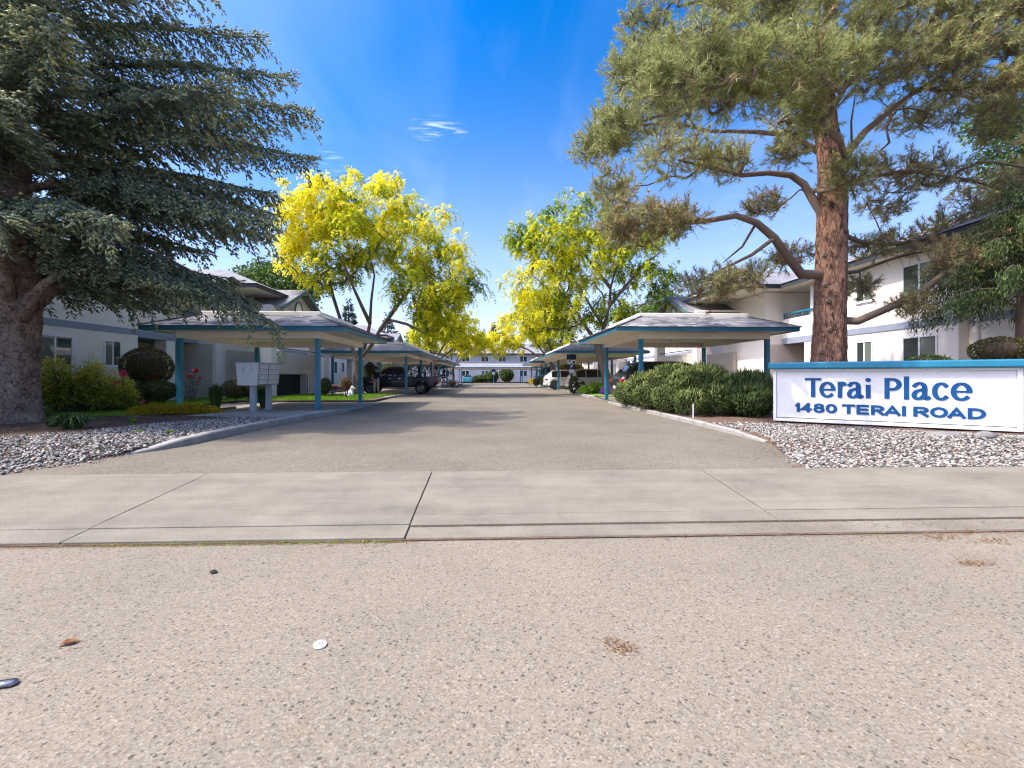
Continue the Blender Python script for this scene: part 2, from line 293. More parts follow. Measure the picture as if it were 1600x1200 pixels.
    def build(s, name, mat, parent=None, W=False, smooth=False, bevel=0., kind=None, label=None, seg=2):
        vs = s.v
        if W and parent is not None: o = rootloc(parent); vs = [(x-o.x, y-o.y, z-o.z) for x, y, z in vs]
        me = bpy.data.meshes.new(name); me.from_pydata(vs, [], s.f); me.materials.append(mat)
        if smooth: me.shade_smooth()
        o = link(bpy.data.objects.new(name, me), parent, kind, label)
        if bevel:
            b = o.modifiers.new('edge', 'BEVEL'); b.width = bevel; b.segments = seg; b.limit_method = 'ANGLE'; b.angle_limit = rad(40)
        return o
def np_mesh(name, V, F, mat, parent=None, tone=None, kind=None, smooth=False, W=True, label=None):
    V = np.asarray(V, np.float32); F = np.asarray(F, np.int32)
    if W and parent is not None: V = V-np.array(rootloc(parent), np.float32)
    me = bpy.data.meshes.new(name); k = F.shape[1]; N = len(F)
    me.vertices.add(len(V)); me.vertices.foreach_set('co', V.ravel())
    me.loops.add(N*k); me.loops.foreach_set('vertex_index', F.ravel())
    me.polygons.add(N); me.polygons.foreach_set('loop_start', np.arange(0, N*k, k, dtype=np.int32)); me.polygons.foreach_set('loop_total', np.full(N, k, np.int32))
    if tone is not None:
        a = me.attributes.new('tone', 'FLOAT', 'POINT'); a.data.foreach_set('value', np.asarray(tone, np.float32))
    me.update(calc_edges=True); me.materials.append(mat)
    if smooth: me.shade_smooth()
    return link(bpy.data.objects.new(name, me), parent, kind, label)
def nrm(a): return a/np.maximum(np.linalg.norm(a, axis=-1, keepdims=True), 1e-9)
def rdir(N): return nrm(rng.normal(size=(N, 3)))
def sides(D):
    r = rdir(len(D)); u = nrm(np.cross(D, r)); return u, np.cross(D, u)
def diamonds(P, D, U, L, Wd):
    """leaf shaped quads"""
    N = len(P); L = np.broadcast_to(L, N)[:, None]; Wd = np.broadcast_to(Wd, N)[:, None]; Nn = np.cross(D, U)
    V = np.stack([P, P+D*L*.45+U*Wd*.5+Nn*Wd*.12, P+D*L, P+D*L*.45-U*Wd*.5+Nn*Wd*.12], 1).reshape(-1, 3)
    return V, np.arange(4*N).reshape(N, 4)
def spindles(P, D, L, Wd, fat=.38):
    """needle-clad shoots: three sided spindles"""
    N = len(P); U, T = sides(D); L = np.broadcast_to(L, N)[:, None]; Wd = np.broadcast_to(Wd, N)[:, None]
    mid = P+D*L*fat; ring = [mid+(U*math.cos(a)+T*math.sin(a))*Wd*.5 for a in (0, 2.1, 4.2)]
    V = np.stack([P]+ring+[P+D*L], 1).reshape(-1, 3); b = (np.arange(N)*5)[:, None]
    F = np.concatenate([b+np.array(t) for t in ((0, 2, 1), (0, 3, 2), (0, 1, 3), (4, 1, 2), (4, 2, 3), (4, 3, 1))], 0)
    return V, F
def brushes(P, D, L, k, nl, nw):
    """needle-clad shoots: k short needles set round a stem of length L"""
    N = len(P); L = np.broadcast_to(L, N); Pk = np.repeat(P, k, 0)+np.repeat(D*L[:, None], k, 0)*rng.uniform(0, 1, (N*k, 1)); Dk = nrm(np.repeat(D, k, 0)*.85+rdir(N*k)*.8)
    return needles(Pk, Dk, nl*rng.uniform(.7, 1.3, N*k), nw)
def needles(P, D, L, Wd):
    N = len(P); U, T = sides(D); L = np.broadcast_to(L, N)[:, None]; Wd = np.broadcast_to(Wd, N)[:, None]
    V = np.stack([P-U*Wd*.5, P+U*Wd*.5, P+D*L], 1).reshape(-1, 3); return V, np.arange(3*N).reshape(N, 3)
def thing(name, label, cat, loc=(0, 0, 0), rotz=0., group=None):
    o = bpy.data.objects.new(name, None); COL.objects.link(o); o.location = loc; o.rotation_euler = (0, 0, rotz); o.empty_display_size = .1
    o['label'] = label; o['category'] = cat
    if group: o['group'] = group
    return o
def tag(o, label, cat, group=None):
    o['label'] = label; o['category'] = cat
    if group: o['group'] = group
    return o
def dup(root, loc, rotz=None, label=None):
    r = root.copy(); COL.objects.link(r); r.location = loc
    if rotz is not None: r.rotation_euler = (0, 0, rotz)
    if label: r['label'] = label
    for ch in list(root.children):
        c = ch.copy(); COL.objects.link(c); c.parent = r
        for g in ch.children:
            d = g.copy(); COL.objects.link(d); d.parent = c
    return r
def jitter(v, a): return v+rng.normal(size=v.shape)*a

# ---------------------------------------------------------------- ground, street, sidewalk, driveway
MB().add([(-900, -900, -.06), (900, -900, -.06), (900, 900, -.06), (-900, 900, -.06)], [(0, 1, 2, 3)]).build('ground', m_dirt, kind='structure')
MB().add([(-90, -13, -.022), (90, -13, -.022), (90, 3.46, -.022), (-90, 3.46, -.022)], [(0, 1, 2, 3)]).build('street', m_street, kind='structure')
MB().add([(-90, 3.40, -.014), (90, 3.40, -.014), (90, 5.79, -.014), (-90, 5.79, -.014)], [(0, 1, 2, 3)]).build('sidewalk_bed', m_joint, kind='structure')
sw = bpy.data.objects.new('sidewalk', None); COL.objects.link(sw); sw['kind'] = 'structure'
def jx(i, Y):          # slightly slanted joints between the slabs
    base = {-1: (-3.49, .16), 0: (-.76, .045), 1: (2.67, -.14), 2: (5.6, .02)}.get(i)
    if base is None: return (-.76+(i)*3.05 if i < 0 else 5.6+(i-2)*3.0)
    return base[0]+base[1]*(5.75-Y)
def slab(i, y0, y1, z, name, wob=0.):
    g = .004; L0 = []; L1 = []; K = 7
    for k in range(K):
        y = y0+(y1-y0)*k/(K-1)
        L0.append((jx(i, y)+g+(random.uniform(0, wob) if 0 < k < K-1 else 0), y)); L1.append((jx(i+1, y)-g-(random.uniform(0, wob) if 0 < k < K-1 else 0), y))
    return MB().prism(L0+L1[::-1], -.10, z).build(name, m_conc, sw, bevel=.004)
for i in range(-6, 8):
    if i < 0:
        slab(i, 3.7105, 5.745, .006+.003*(i % 2), 'slab', .006); slab(i, 3.415, 3.7065, .002, 'kerb_strip')
    else:
        slab(i, 3.9645, 5.74, .007+.004*(i % 2), 'slab', .005); slab(i, 3.690, 3.9615, .006, 'kerb_strip'); slab(i, 3.43, 3.682, -.009, 'gutter_strip')
dl = [(-6.3, 5.75), (-5.8, 7.2), (-5.56, 8.3), (-5.48, 13), (-5.6, 88)]; dr = [(4.3, 5.75), (4.8, 7.1), (5.08, 8.16), (5.05, 12), (5.2, 20), (5.6, 30), (5.6, 88)]
MB().add([(x, y, -.006) for x, y in dl+dr[::-1]], [tuple(range(len(dl)+len(dr)))[::-1]]).build('driveway', m_drive, kind='structure')
MB().add([(-14, 78, -.002), (14, 78, -.002), (14, 87, -.002), (-14, 87, -.002)], [(0, 1, 2, 3)]).build('parking_apron', m_drive, kind='structure')
def bedz(y): t = min(1, max(0, (y-6.3)/1.7)); return -.012+.095*t*t*(3-2*t)
def bed(name, inner, outer, ys, mat):
    vs, fs, K = [], [], 9
    for y in ys:
        xi = np.interp(y, [p[1] for p in inner], [p[0] for p in inner])
        vs.append((xi, y, -.06))
        for k in range(K-1): t = k/(K-2); vs.append((xi+(outer-xi)*t**1.6, y, bedz(y)+(0.012*random.uniform(-1, 1) if 0 < k < K-1 else 0)))
    for i in range(len(ys)-1):
        for k in range(K-1): fs.append((i*K+k, i*K+k+1, (i+1)*K+k+1, (i+1)*K+k))
    return MB().add(vs, fs).build(name, mat, kind='structure', smooth=True)
inL = [(-6.05, 5.76), (-5.66, 7.2), (-5.50, 8.2), (-5.5, 11), (-5.38, 13), (-5.1, 15.2)]
inR = [(4.12, 5.76), (4.62, 7.1), (5.02, 8.1), (5.12, 12), (5.10, 15.4)]
ysb = [5.76+.25*i for i in range(38)]
bed('planting_bed', inL, -60, [y for y in ysb if y < 15.05], m_soil)
bed('planting_bed', inR, 60, [y for y in ysb if y < 15.4], m_soil)
MB().box(-60, -11.62, 15.0, 60, -.05, .085).build('planting_bed', m_soil, kind='structure')
MB().box(-11.55, -5.62, 21.45, 28.5, -.05, .08).build('planting_bed', m_soil, kind='structure')
MB().box(11.2, 60, 15.2, 60, -.05, .085).build('planting_bed', m_soil, kind='structure')
MB().box(5.62, 11.15, 24.4, 30.3, -.05, .115).build('planting_bed', m_soil, kind='structure')
MB().box(5.62, 11.15, 47.3, 49.2, -.05, .115).build('planting_bed', m_soil, kind='structure')
MB().box(-11.6, -5.62, 42.9, 46.8, -.05, .09).build('planting_bed', m_soil, kind='structure')
MB().box(-14, 14, 87, 91.9, -.05, .09).build('planting_bed', m_soil, kind='structure')
def floor(x0, x1, y0, y1, z, mat=None):
    MB().box(x0, x1, y0, y1, -.05, z).build('carport_floor', mat or m_conc2, kind='structure', bevel=.01)
floor(-11.55, -5.02, 15.06, 21.35, .012); floor(-11.55, -5.45, 28.6, 42.8, .012); floor(-11.55, -5.45, 46.9, 66, .012)
floor(5.17, 11.1, 15.45, 24.3, .10, m_conc); floor(5.5, 11.1, 30.4, 47.2, .10, m_conc); floor(5.55, 11.1, 49.3, 66, .06)
MB().prism([(-8.6, 13.15), (-7.0, 12.75), (-5.42, 12.75), (-5.12, 14.98), (-8.0, 14.98)], 0, .105).build('mailbox_pad', m_conc2, kind='structure', bevel=.01)
MB().box(-11.5, -9.4, 16.3, 17.1, .0, .095).build('garden_path', m_conc, kind='structure')
# kerbs: blocks end to end, the left one with a sloped nose
kerb = bpy.data.objects.new('kerb', None); COL.objects.link(kerb); kerb['kind'] = 'structure'
def kerb_block(pts, w, hs, side):
    vs, fs = [], []; P = [Vector((p[0], p[1])) for p in pts]
    for i, p in enumerate(P):
        d = (P[min(i+1, len(P)-1)]-P[max(i-1, 0)]).normalized(); nn_ = Vector((d.y, -d.x))*side; o = p+nn_*w; h = hs[i]
        vs += [(p.x, p.y, -.06), (p.x-0, p.y, h-.02), (p.x+nn_.x*.022, p.y+nn_.y*.022, h), (o.x, o.y, h), (o.x, o.y, -.06)]
    for i in range(len(P)-1):
        for k in range(4): fs.append((i*5+k, i*5+k+1, i*5+k+6, i*5+k+5))
    fs += [(0, 1, 2, 3, 4), tuple((len(P)-1)*5+k for k in (4, 3, 2, 1, 0))]
    MB().add(vs, fs).build('kerb_block', m_curb, kerb)
KL = [(-5.62, 7.22), (-5.44, 7.6), (-5.33, 8.1), (-5.31, 8.9), (-5.32, 10.0), (-5.315, 10.02), (-5.29, 11.4), (-5.22, 12.7), (-5.218, 12.72), (-5.08, 13.9), (-4.90, 15.1), (-4.86, 15.4)]
KH = [.012, .06, .12, .14, .142, .142, .142, .142, .142, .142, .13, .02]
for a, b in ((0, 5), (5, 8), (8, 12)): kerb_block(KL[a:b], .19, KH[a:b], -1)
KR = [(4.92, 8.05), (5.0, 9.2), (5.015, 10.6), (5.016, 10.62), (5.04, 12.4), (5.043, 12.42), (5.045, 15.3), (5.047, 15.32), (5.12, 19.5), (5.122, 19.52), (5.45, 24.3)]
HR = [.03, .085, .095]+[.10]*8
for a, b in ((0, 3), (3, 5), (5, 7), (7, 9), (9, 11)): kerb_block(KR[a:b], .14, HR[a:b], 1)
kerb_block([(-5.66, 24.0), (-5.5, 26.2), (-5.35, 27.6), (-5.6, 28.5)], .16, [.1, .13, .13, .09], -1)
kerb_block([(5.47, 24.5), (5.4, 27), (5.5, 30.3)], .13, [.13, .13, .12], 1)
kerb_block([(5.5, 47.3), (5.5, 49.2)], .12, [.13, .13], 1)
# lawns
lawnA = [(-16, 15.6), (-14.9, 15.1), (-11.7, 13.2), (-9.9, 13.5), (-9.45, 14.9), (-11.62, 15.05), (-11.66, 23.8), (-14.8, 23.8), (-14.8, 19.8), (-16, 19.8)]
MB().prism(lawnA, .02, .105).build('lawn', m_lawn, kind='structure')
MB().box(-11.3, -6.1, 21.75, 26.9, .05, .098).build('lawn', m_lawn, kind='structure')
MB().box(5.8, 10.9, 24.6, 30.1, .05, .132).build('lawn', m_lawn, kind='structure')
def inside(P, poly):
    x, y = P[:, 0], P[:, 1]; c = np.zeros(len(P), bool); k = len(poly)
    for i in range(k):
        (x0, y0), (x1, y1) = poly[i], poly[(i+1) % k]
        m = ((y0 > y) != (y1 > y)) & (x < (x1-x0)*(y-y0)/(y1-y0+1e-12)+x0); c ^= m
    return c
def scatter(poly, N):
    a = np.array(poly); lo, hi = a.min(0), a.max(0); P = rng.uniform(lo, hi, (int(N*1.6)+10, 2)); return P[inside(P, poly)][:N]
def grass(poly, N, z, h, w, name='grass', mat=None, lean=.35):
    P2 = scatter(poly, N); P = np.c_[P2, np.full(len(P2), z)]; D = nrm(np.c_[rng.normal(size=(len(P), 2))*lean, np.ones(len(P))])
    V, F = needles(P, D, h*rng.uniform(.5, 1.2, len(P)), w); return np_mesh(name, V, F, mat or m_grass, kind='stuff')
grass(lawnA, 26000, .10, .045, .012); grass([(-11.3, 21.75), (-6.1, 21.75), (-6.1, 26.9), (-11.3, 26.9)], 16000, .095, .13, .018)
grass([(-11.3, 26.9), (-5.8, 26.9), (-5.8, 28.4), (-11.3, 28.4)], 4000, .08, .12, .018)
# gravel beds: every stone a small lumpy solid
ico = None
def gravel(polys, N, zf, smin, smax, name):
    global ico
    if ico is None:
        v = np.array([(1, 0, 0), (.45, .85, .1), (-.55, .8, -.1), (-1, 0, .1), (-.5, -.85, 0), (.5, -.85, -.1), (.15, .1, 1), (0, 0, -1)], float)
        f = np.array([(0, 1, 6), (1, 2, 6), (2, 3, 6), (3, 4, 6), (4, 5, 6), (5, 0, 6), (1, 0, 7), (2, 1, 7), (3, 2, 7), (4, 3, 7), (5, 4, 7), (0, 5, 7)]); ico = (v, f)
    P2 = np.concatenate([scatter(p, int(N*w)) for p, w in polys]); K = len(P2)
    s = rng.uniform(smin, smax, K)*rng.choice([.7, 1, 1, 1.25, 1.6], K, p=[.3, .3, .2, .15, .05]); A = rng.uniform(0, 6.28, K); tl = rng.normal(0, .3, (K, 2))
    sc = np.stack([s*rng.uniform(.8, 1.4, K), s*rng.uniform(.7, 1.1, K), s*rng.uniform(.4, .75, K)], 1)
    V = ico[0][None]*sc[:, None]*(1+rng.normal(0, .14, (K, 8, 1)))
    V[:, :, 2] += V[:, :, 0]*tl[:, :1]+V[:, :, 1]*tl[:, 1:]
    c, sn = np.cos(A)[:, None], np.sin(A)[:, None]; X = V[:, :, 0]*c-V[:, :, 1]*sn; Y = V[:, :, 0]*sn+V[:, :, 1]*c
    z0 = np.array([zf(y) for y in P2[:, 1]])+rng.uniform(0, .025, K)
    V = np.stack([X+P2[:, :1], Y+P2[:, 1:], V[:, :, 2]+z0[:, None]], 2).reshape(-1, 3)
    F = (ico[1][None]+(np.arange(K)*8)[:, None, None]).reshape(-1, 3)
    np_mesh(name, V, F, m_stone, kind='stuff')
gL = [(-14, 5.77), (-5.98, 5.77), (-5.70, 6.7), (-5.63, 7.2), (-5.53, 7.9), (-5.52, 11.0), (-5.45, 12.7), (-6.9, 12.75), (-8.0, 10.9), (-8.1, 9.4), (-9.0, 8.7), (-14, 8.2)]
gR = [(4.08, 5.77), (15, 5.77), (15, 7.2), (10.5, 7.7), (8.7, 8.75), (7.3, 9.85), (6.4, 10.6), (5.25, 10.6), (5.15, 8.7), (4.99, 8.03), (4.60, 7.12)]
gravel([(gL, 1.)], 19000, bedz, .015, .030, 'gravel'); gravel([(gR, 1.)], 19000, bedz, .015, .030, 'gravel')
MB().blob((8.85, 7.82, .125), (.18, .12, .09), 18, 12, .03, 3).build('garden_boulder', m_rock, smooth=True)
o = MB().blob((8.45, 8.15, .095), (.36, .19, .075), 20, 12, .03, 5).build('garden_boulder', m_rock, smooth=True)
tag(o, 'flat grey boulder sunk in the gravel under the white entrance sign', 'rock'); tag(bpy.data.objects['garden_boulder'], 'rounded pale grey boulder on the gravel in front of the white sign', 'rock')
# ---------------------------------------------------------------- buildings
def quadbox(mb, a, b, t):     # slab: polygon a (3d points) thickened by vector t
    mb.extr(a, t)
def window(par, s, X, y0, y1, z0, z1, blinds=False):
    """sliding window in a wall facing the drive at |x| = X"""
    f = MB(); xo, xi = X-.035, X-.001; w = .06
    f.box(s*xo, s*xi, y0, y1, z0, z0+w).box(s*xo, s*xi, y0, y1, z1-w, z1).box(s*xo, s*xi, y0, y0+w, z0+w, z1-w).box(s*xo, s*xi, y1-w, y1, z0+w, z1-w)
    ym = (y0+y1)/2; f.box(s*(xo+.004), s*xi, ym-.03, ym+.03, z0+w, z1-w)
    win = f.build('window', m_frame, par, W=True, bevel=.006)
    for i, (a, b) in enumerate(((y0+w, ym-.03), (ym+.03, y1-w))):
        MB().box(s*(X-.012), s*(X-.002), a, b, z0+w, z1-w).build('pane', m_glass if i else m_glass2, win, W=True)
    MB().box(s*(xo-.03), s*xo, y0-.03, y1+.03, z0-.035, z0-.002).build('sill', m_frame, win, W=True)
def hip(mb, x0, x1, y0, y1, z, pitch, along):
    x0, x1 = min(x0, x1), max(x0, x1)
    if along == 'y':
        h = (x1-x0)/2; r = [((x0+x1)/2, y0+h, z+h*pitch), ((x0+x1)/2, y1-h, z+h*pitch)]
    else:
        h = (y1-y0)/2; r = [(x0+h, (y0+y1)/2, z+h*pitch), (x1-h, (y0+y1)/2, z+h*pitch)]
    b = [(x0, y0, z), (x1, y0, z), (x1, y1, z), (x0, y1, z)]
    v = b+r
    if along == 'y': f = [(0, 1, 4), (1, 2, 5, 4), (2, 3, 5), (3, 0, 4, 5), (3, 2, 1, 0)]
    else: f = [(0, 1, 5, 4), (1, 2, 5), (2, 3, 4, 5), (3, 0, 4), (3, 2, 1, 0)]
    return mb.add(v, f)
def unit(s, dy, near, label, tdy=0.):
    """two storey stucco apartment block beside the drive; s = side of the drive"""
    y = lambda a: a+dy
    b = thing('apartment_building', label, 'building', (s*18, y(14), 0), 0, 'stucco apartment buildings along the driveway')
    kw = dict(W=True)
    MB().box(s*15, s*25, y(14.9), y(19.9), -.1, 5.56).box(s*17.4, s*25, y(19.9), y(23.85), -.1, 5.57).box(s*14.1, s*25, y(23.85), y(28.3), -.1, 5.555).build('wall', m_stucco, b, **kw)
    MB().box(s*15.35, s*24.9, near, y(14.9), -.1, 5.55).build('wall', m_stucco, b, **kw)
    MB().box(s*14.97, s*15.02, y(14.87), y(19.93), 2.93, 3.17).box(s*15.32, s*15.37, near-.03, y(14.86), 2.93, 3.17).build('trim_band', m_band, b, **kw)
    MB().tube([(s*15.29, y(14.6), .1), (s*15.29, y(14.6), 5.4)], .045, 8).build('downspout', m_white, b, **kw)
    window(b, s, 15, y(18.2), y(19.02), 1.58, 2.63); window(b, s, 15, y(15.58), y(16.9), 1.45, 2.63)
    window(b, s, 15, y(18.2), y(19.02), 4.2, 5.22); window(b, s, 15, y(15.58), y(16.9), 4.15, 5.22)
    if near < y(11): window(b, s, 15.35, y(9.5), y(11.), 1.45, 2.63); window(b, s, 15.35, y(9.5), y(11.), 4.15, 5.22)
    # recessed patio and balcony
    MB().box(s*15.0, s*17.4, y(19.905), y(23.845), 2.86, 3.15).build('balcony_floor', m_band, b, **kw)
    MB().box(s*15.01, s*15.13, y(19.91), y(23.84), 3.155, 4.12).build('balcony_parapet', m_stucco, b, **kw)
    r = MB(); r.box(s*15.03, s*15.11, y(19.95), y(23.8), 4.36, 4.43)
    for k in range(9): r.box(s*15.05, s*15.09, y(20.0+k*.47), y(20.04+k*.47), 4.12, 4.36)
    r.build('balcony_railing', m_teal, b, **kw)
    MB().box(s*15.02, s*15.55, y(21.62), y(22.2), -.05, 2.855).build('pillar', m_stucco, b, **kw)
    MB().box(s*15.14, s*15.34, y(21.75), y(21.95), 3.16, 5.5).build('pillar', m_white, b, **kw)
    MB().box(s*17.3, s*17.395, y(20.1), y(23.7), .05, 2.8).build('patio_wall', m_tan, b, **kw)
    window(b, s, 17.29, y(20.4), y(21.3), 1.5, 2.4)
    MB().box(s*14.25, s*17.35, y(23.79), y(23.846), .0, 2.85).build('patio_wall', m_tan, b, **kw)
    MB().box(s*17.3, s*17.395, y(20.1), y(23.7), 3.2, 5.4).build('balcony_wall', m_tan, b, **kw)
    yt = lambda a: a+dy+tdy
    # entry tower with a gabled roof
    for a in (24.05, 30.2): MB().box(s*11.45, s*12.0, yt(a), yt(a+.6), -.05, 4.85).build('entry_pillar', m_stucco, b, **kw)
    MB().box(s*11.55, s*11.67, yt(24.66), yt(30.19), 1.35, 2.55).build('stair_parapet', m_tan, b, **kw)
    MB().box(s*11.6, s*14.09, yt(28.9), yt(29.0), -.05, 2.5).build('stair_wall', m_tan, b, **kw)
    MB().box(s*11.56, s*11.64, yt(24.7), yt(30.15), 2.72, 2.77).build('stair_railing', m_iron, b, **kw)
    MB().box(s*13.9, s*14.08, yt(24.7), yt(28.3), .0, 2.6).build('entry_recess', m_tan, b, **kw)
    st = MB()
    for k in range(7): st.box(s*12.2, s*13.6, yt(24.9+k*.3), yt(25.2+k*.3), -.05, .17*(k+1))
    st.build('entry_stair', m_conc2, b, **kw)
    MB().box(s*12.0, s*12.08, yt(25.2), yt(30.1), -.05, 1.3).build('stair_shade_panel', m_dark, b, **kw)  # dark panel added to stand for the shade below the stair
    MB().box(s*11.5, s*14.09, yt(24.1), yt(30.7), 4.855, 4.93).build('entry_ceiling', m_soffit, b, **kw)
    ga = [(s*11.62, yt(24.9), 4.94), (s*11.62, yt(31.7-1.1), 4.94), (s*11.62, yt(28.3-.55), 6.22)]
    MB().extr(ga, (s*.1, 0, 0)).build('gable', m_tan, b, **kw)
    ar = MB(); ai = []
    for k in range(13):
        a = math.pi*k/12; ai.append((s*11.60, yt(27.75)+.52*math.cos(a), 5.0+.62*math.sin(a)))
    ar.tube([(s*11.60, yt(28.27), 4.95)]+ai+[(s*11.60, yt(27.23), 4.95)], .05, 6)
    aw = ar.build('arch_window', m_teal, b, **kw)
    MB().extr([(s*11.615, p[1], p[2]) for p in ai], (-s*.008, 0, 0)).build('pane', m_soffit, aw, **kw)
    rf = MB()
    yc, zt, zb, hw = yt(27.75), 6.36, 4.86, 3.35
    for sg in (-1, 1):
        a = [(s*11.15, yc, zt), (s*15.5, yc, zt), (s*15.5, yc+sg*hw, zb), (s*11.15, yc+sg*hw, zb)]
        rf.extr(a, (0, 0, -.06))
    rf.build('gable_roof', m_shfar, b, **kw)
    bb = MB()
    for sg in (-1, 1): bb.beam((s*11.13, yc+sg*.02, zt-.12), (s*11.13, yc+sg*(hw), zb-.10), .05, .2)
    bb.build('barge_board', M('dull_teal_paint', (.10, .17, .18), None, 2, .6), b, **kw)
    # main hip roof and bay roof
    xo = 26.2
    r1 = hip(MB(), s*14.3, s*xo, near-1.0, y(25.0), 5.80, .40, 'y').build('roof', m_shfar, b, **kw)
    hip(MB(), s*11.62, s*22.5, y(22.95), y(29.6), 5.805, .42, 'x').build('roof', m_shfar, b, **kw)
    MB().box(s*14.36, s*xo, near-.94, y(24.94), 5.60, 5.795).build('fascia', m_fascia, b, **kw)
    MB().box(s*11.68, s*22.4, y(23.01), y(29.54), 5.605, 5.80).build('fascia', m_fascia, b, **kw)
    MB().box(s*14.42, s*xo, near-.88, y(24.88), 5.585, 5.60).build('soffit', m_soffit, b, **kw)
    MB().box(s*11.74, s*22.3, y(23.07), y(29.48), 5.59, 5.606).build('soffit', m_soffit, b, **kw)
    return b
unit(-1, 0, 4., 'white stucco apartment building behind the big spruce and the mailboxes')
unit(1, -.85, 3., 'sunlit white stucco apartment building behind the pine and the entrance sign', 1.9)
unit(-1, 27.6, 33.5, 'shaded stucco apartment building behind the dark pickup and its carport')
unit(1, 27.0, 33., 'stucco apartment building behind the white hatchbacks under the carport')
# far block across the end of the drive
fb = thing('apartment_building', 'long two storey block closing the far end of the driveway', 'building', (0, 92, 0), 0, 'stucco apartment buildings along the driveway')
MB().box(-22, 22, 92, 102, -.1, 5.55).build('wall', M('cool_grey_stucco', (.50, .51, .54), None, .7, .9), fb, W=True)
for x in (-14, -9.5, -5.5, -1.6, 1.9, 6.2, 10, 14):
    for z0 in (1.2, 4.1):
        w = 1.5; f = MB(); yy = 91.96
        f.box(x-.75, x+.75, yy, 91.999, z0, z0+.07).box(x-.75, x+.75, yy, 91.999, z0+1.13, z0+1.2).box(x-.75, x-.68, yy, 91.999, z0+.07, z0+1.13).box(x+.68, x+.75, yy, 91.999, z0+.07, z0+1.13).box(x-.05, x+.05, yy+.005, 91.999, z0+.07, z0+1.13)
        wn = f.build('window', m_frame, fb, W=True)
        for a in (-.68, .05): MB().box(x+a, x+a+.63, 91.98, 91.997, z0+.07, z0+1.13).build('pane', m_glass, wn, W=True)
MB().box(-22, 22, 91.95, 91.998, 2.9, 3.15).build('trim_band', m_band, fb, W=True)
hip(MB(), -23, 23, 91., 103, 5.8, .4, 'x').build('roof', m_shfar, fb, W=True)
MB().box(-22.95, 22.95, 91.05, 102.9, 5.6, 5.79).build('fascia', m_fascia, fb, W=True)

# ---------------------------------------------------------------- carports
def shingles(mb, p0, p1, p2, p3, rows, tab=.32):
    p0, p1, p2, p3 = map(Vector, (p0, p1, p2, p3)); nn_ = (p1-p0).cross(p3-p0).normalized(); ex = (p1-p0).normalized()
    for j in range(rows):
        t0, t1 = j/rows-(.03 if j == 0 else 0), min(1, (j+1.12)/rows)
        a0, b0, a1, b1 = p0.lerp(p3, t0), p1.lerp(p2, t0), p0.lerp(p3, t1), p1.lerp(p2, t1); Ln = (b0-a0).length; x = -random.uniform(0, tab)
        u0 = (a1-a0).dot(ex); u1 = (b1-a0).dot(ex); sl_ = (a1-a0)-ex*u0
        while x < Ln:
            w = tab*random.choice((.55, .8, 1, 1, 1.25)); xa, xb = max(0, x), min(Ln, x+w-.006); x += w
            if xb-xa < .03: continue
            ta, tb = max(xa, u0), min(xb, u1)
            if tb-ta < .01: tb = ta = min(max((xa+xb)/2, u0), u1); ta -= .004; tb += .004
            l0 = .012+random.uniform(0, .007); q = [a0+ex*xa+nn_*l0, a0+ex*xb+nn_*l0, a0+ex*tb+sl_+nn_*.004, a0+ex*ta+sl_+nn_*.004]
            d = nn_*-.012; mb.add([tuple(v) for v in q]+[tuple(q[0]+d), tuple(q[1]+d)], [(0, 1, 2, 3), (4, 5, 1, 0), (4, 0, 3), (1, 5, 2)])
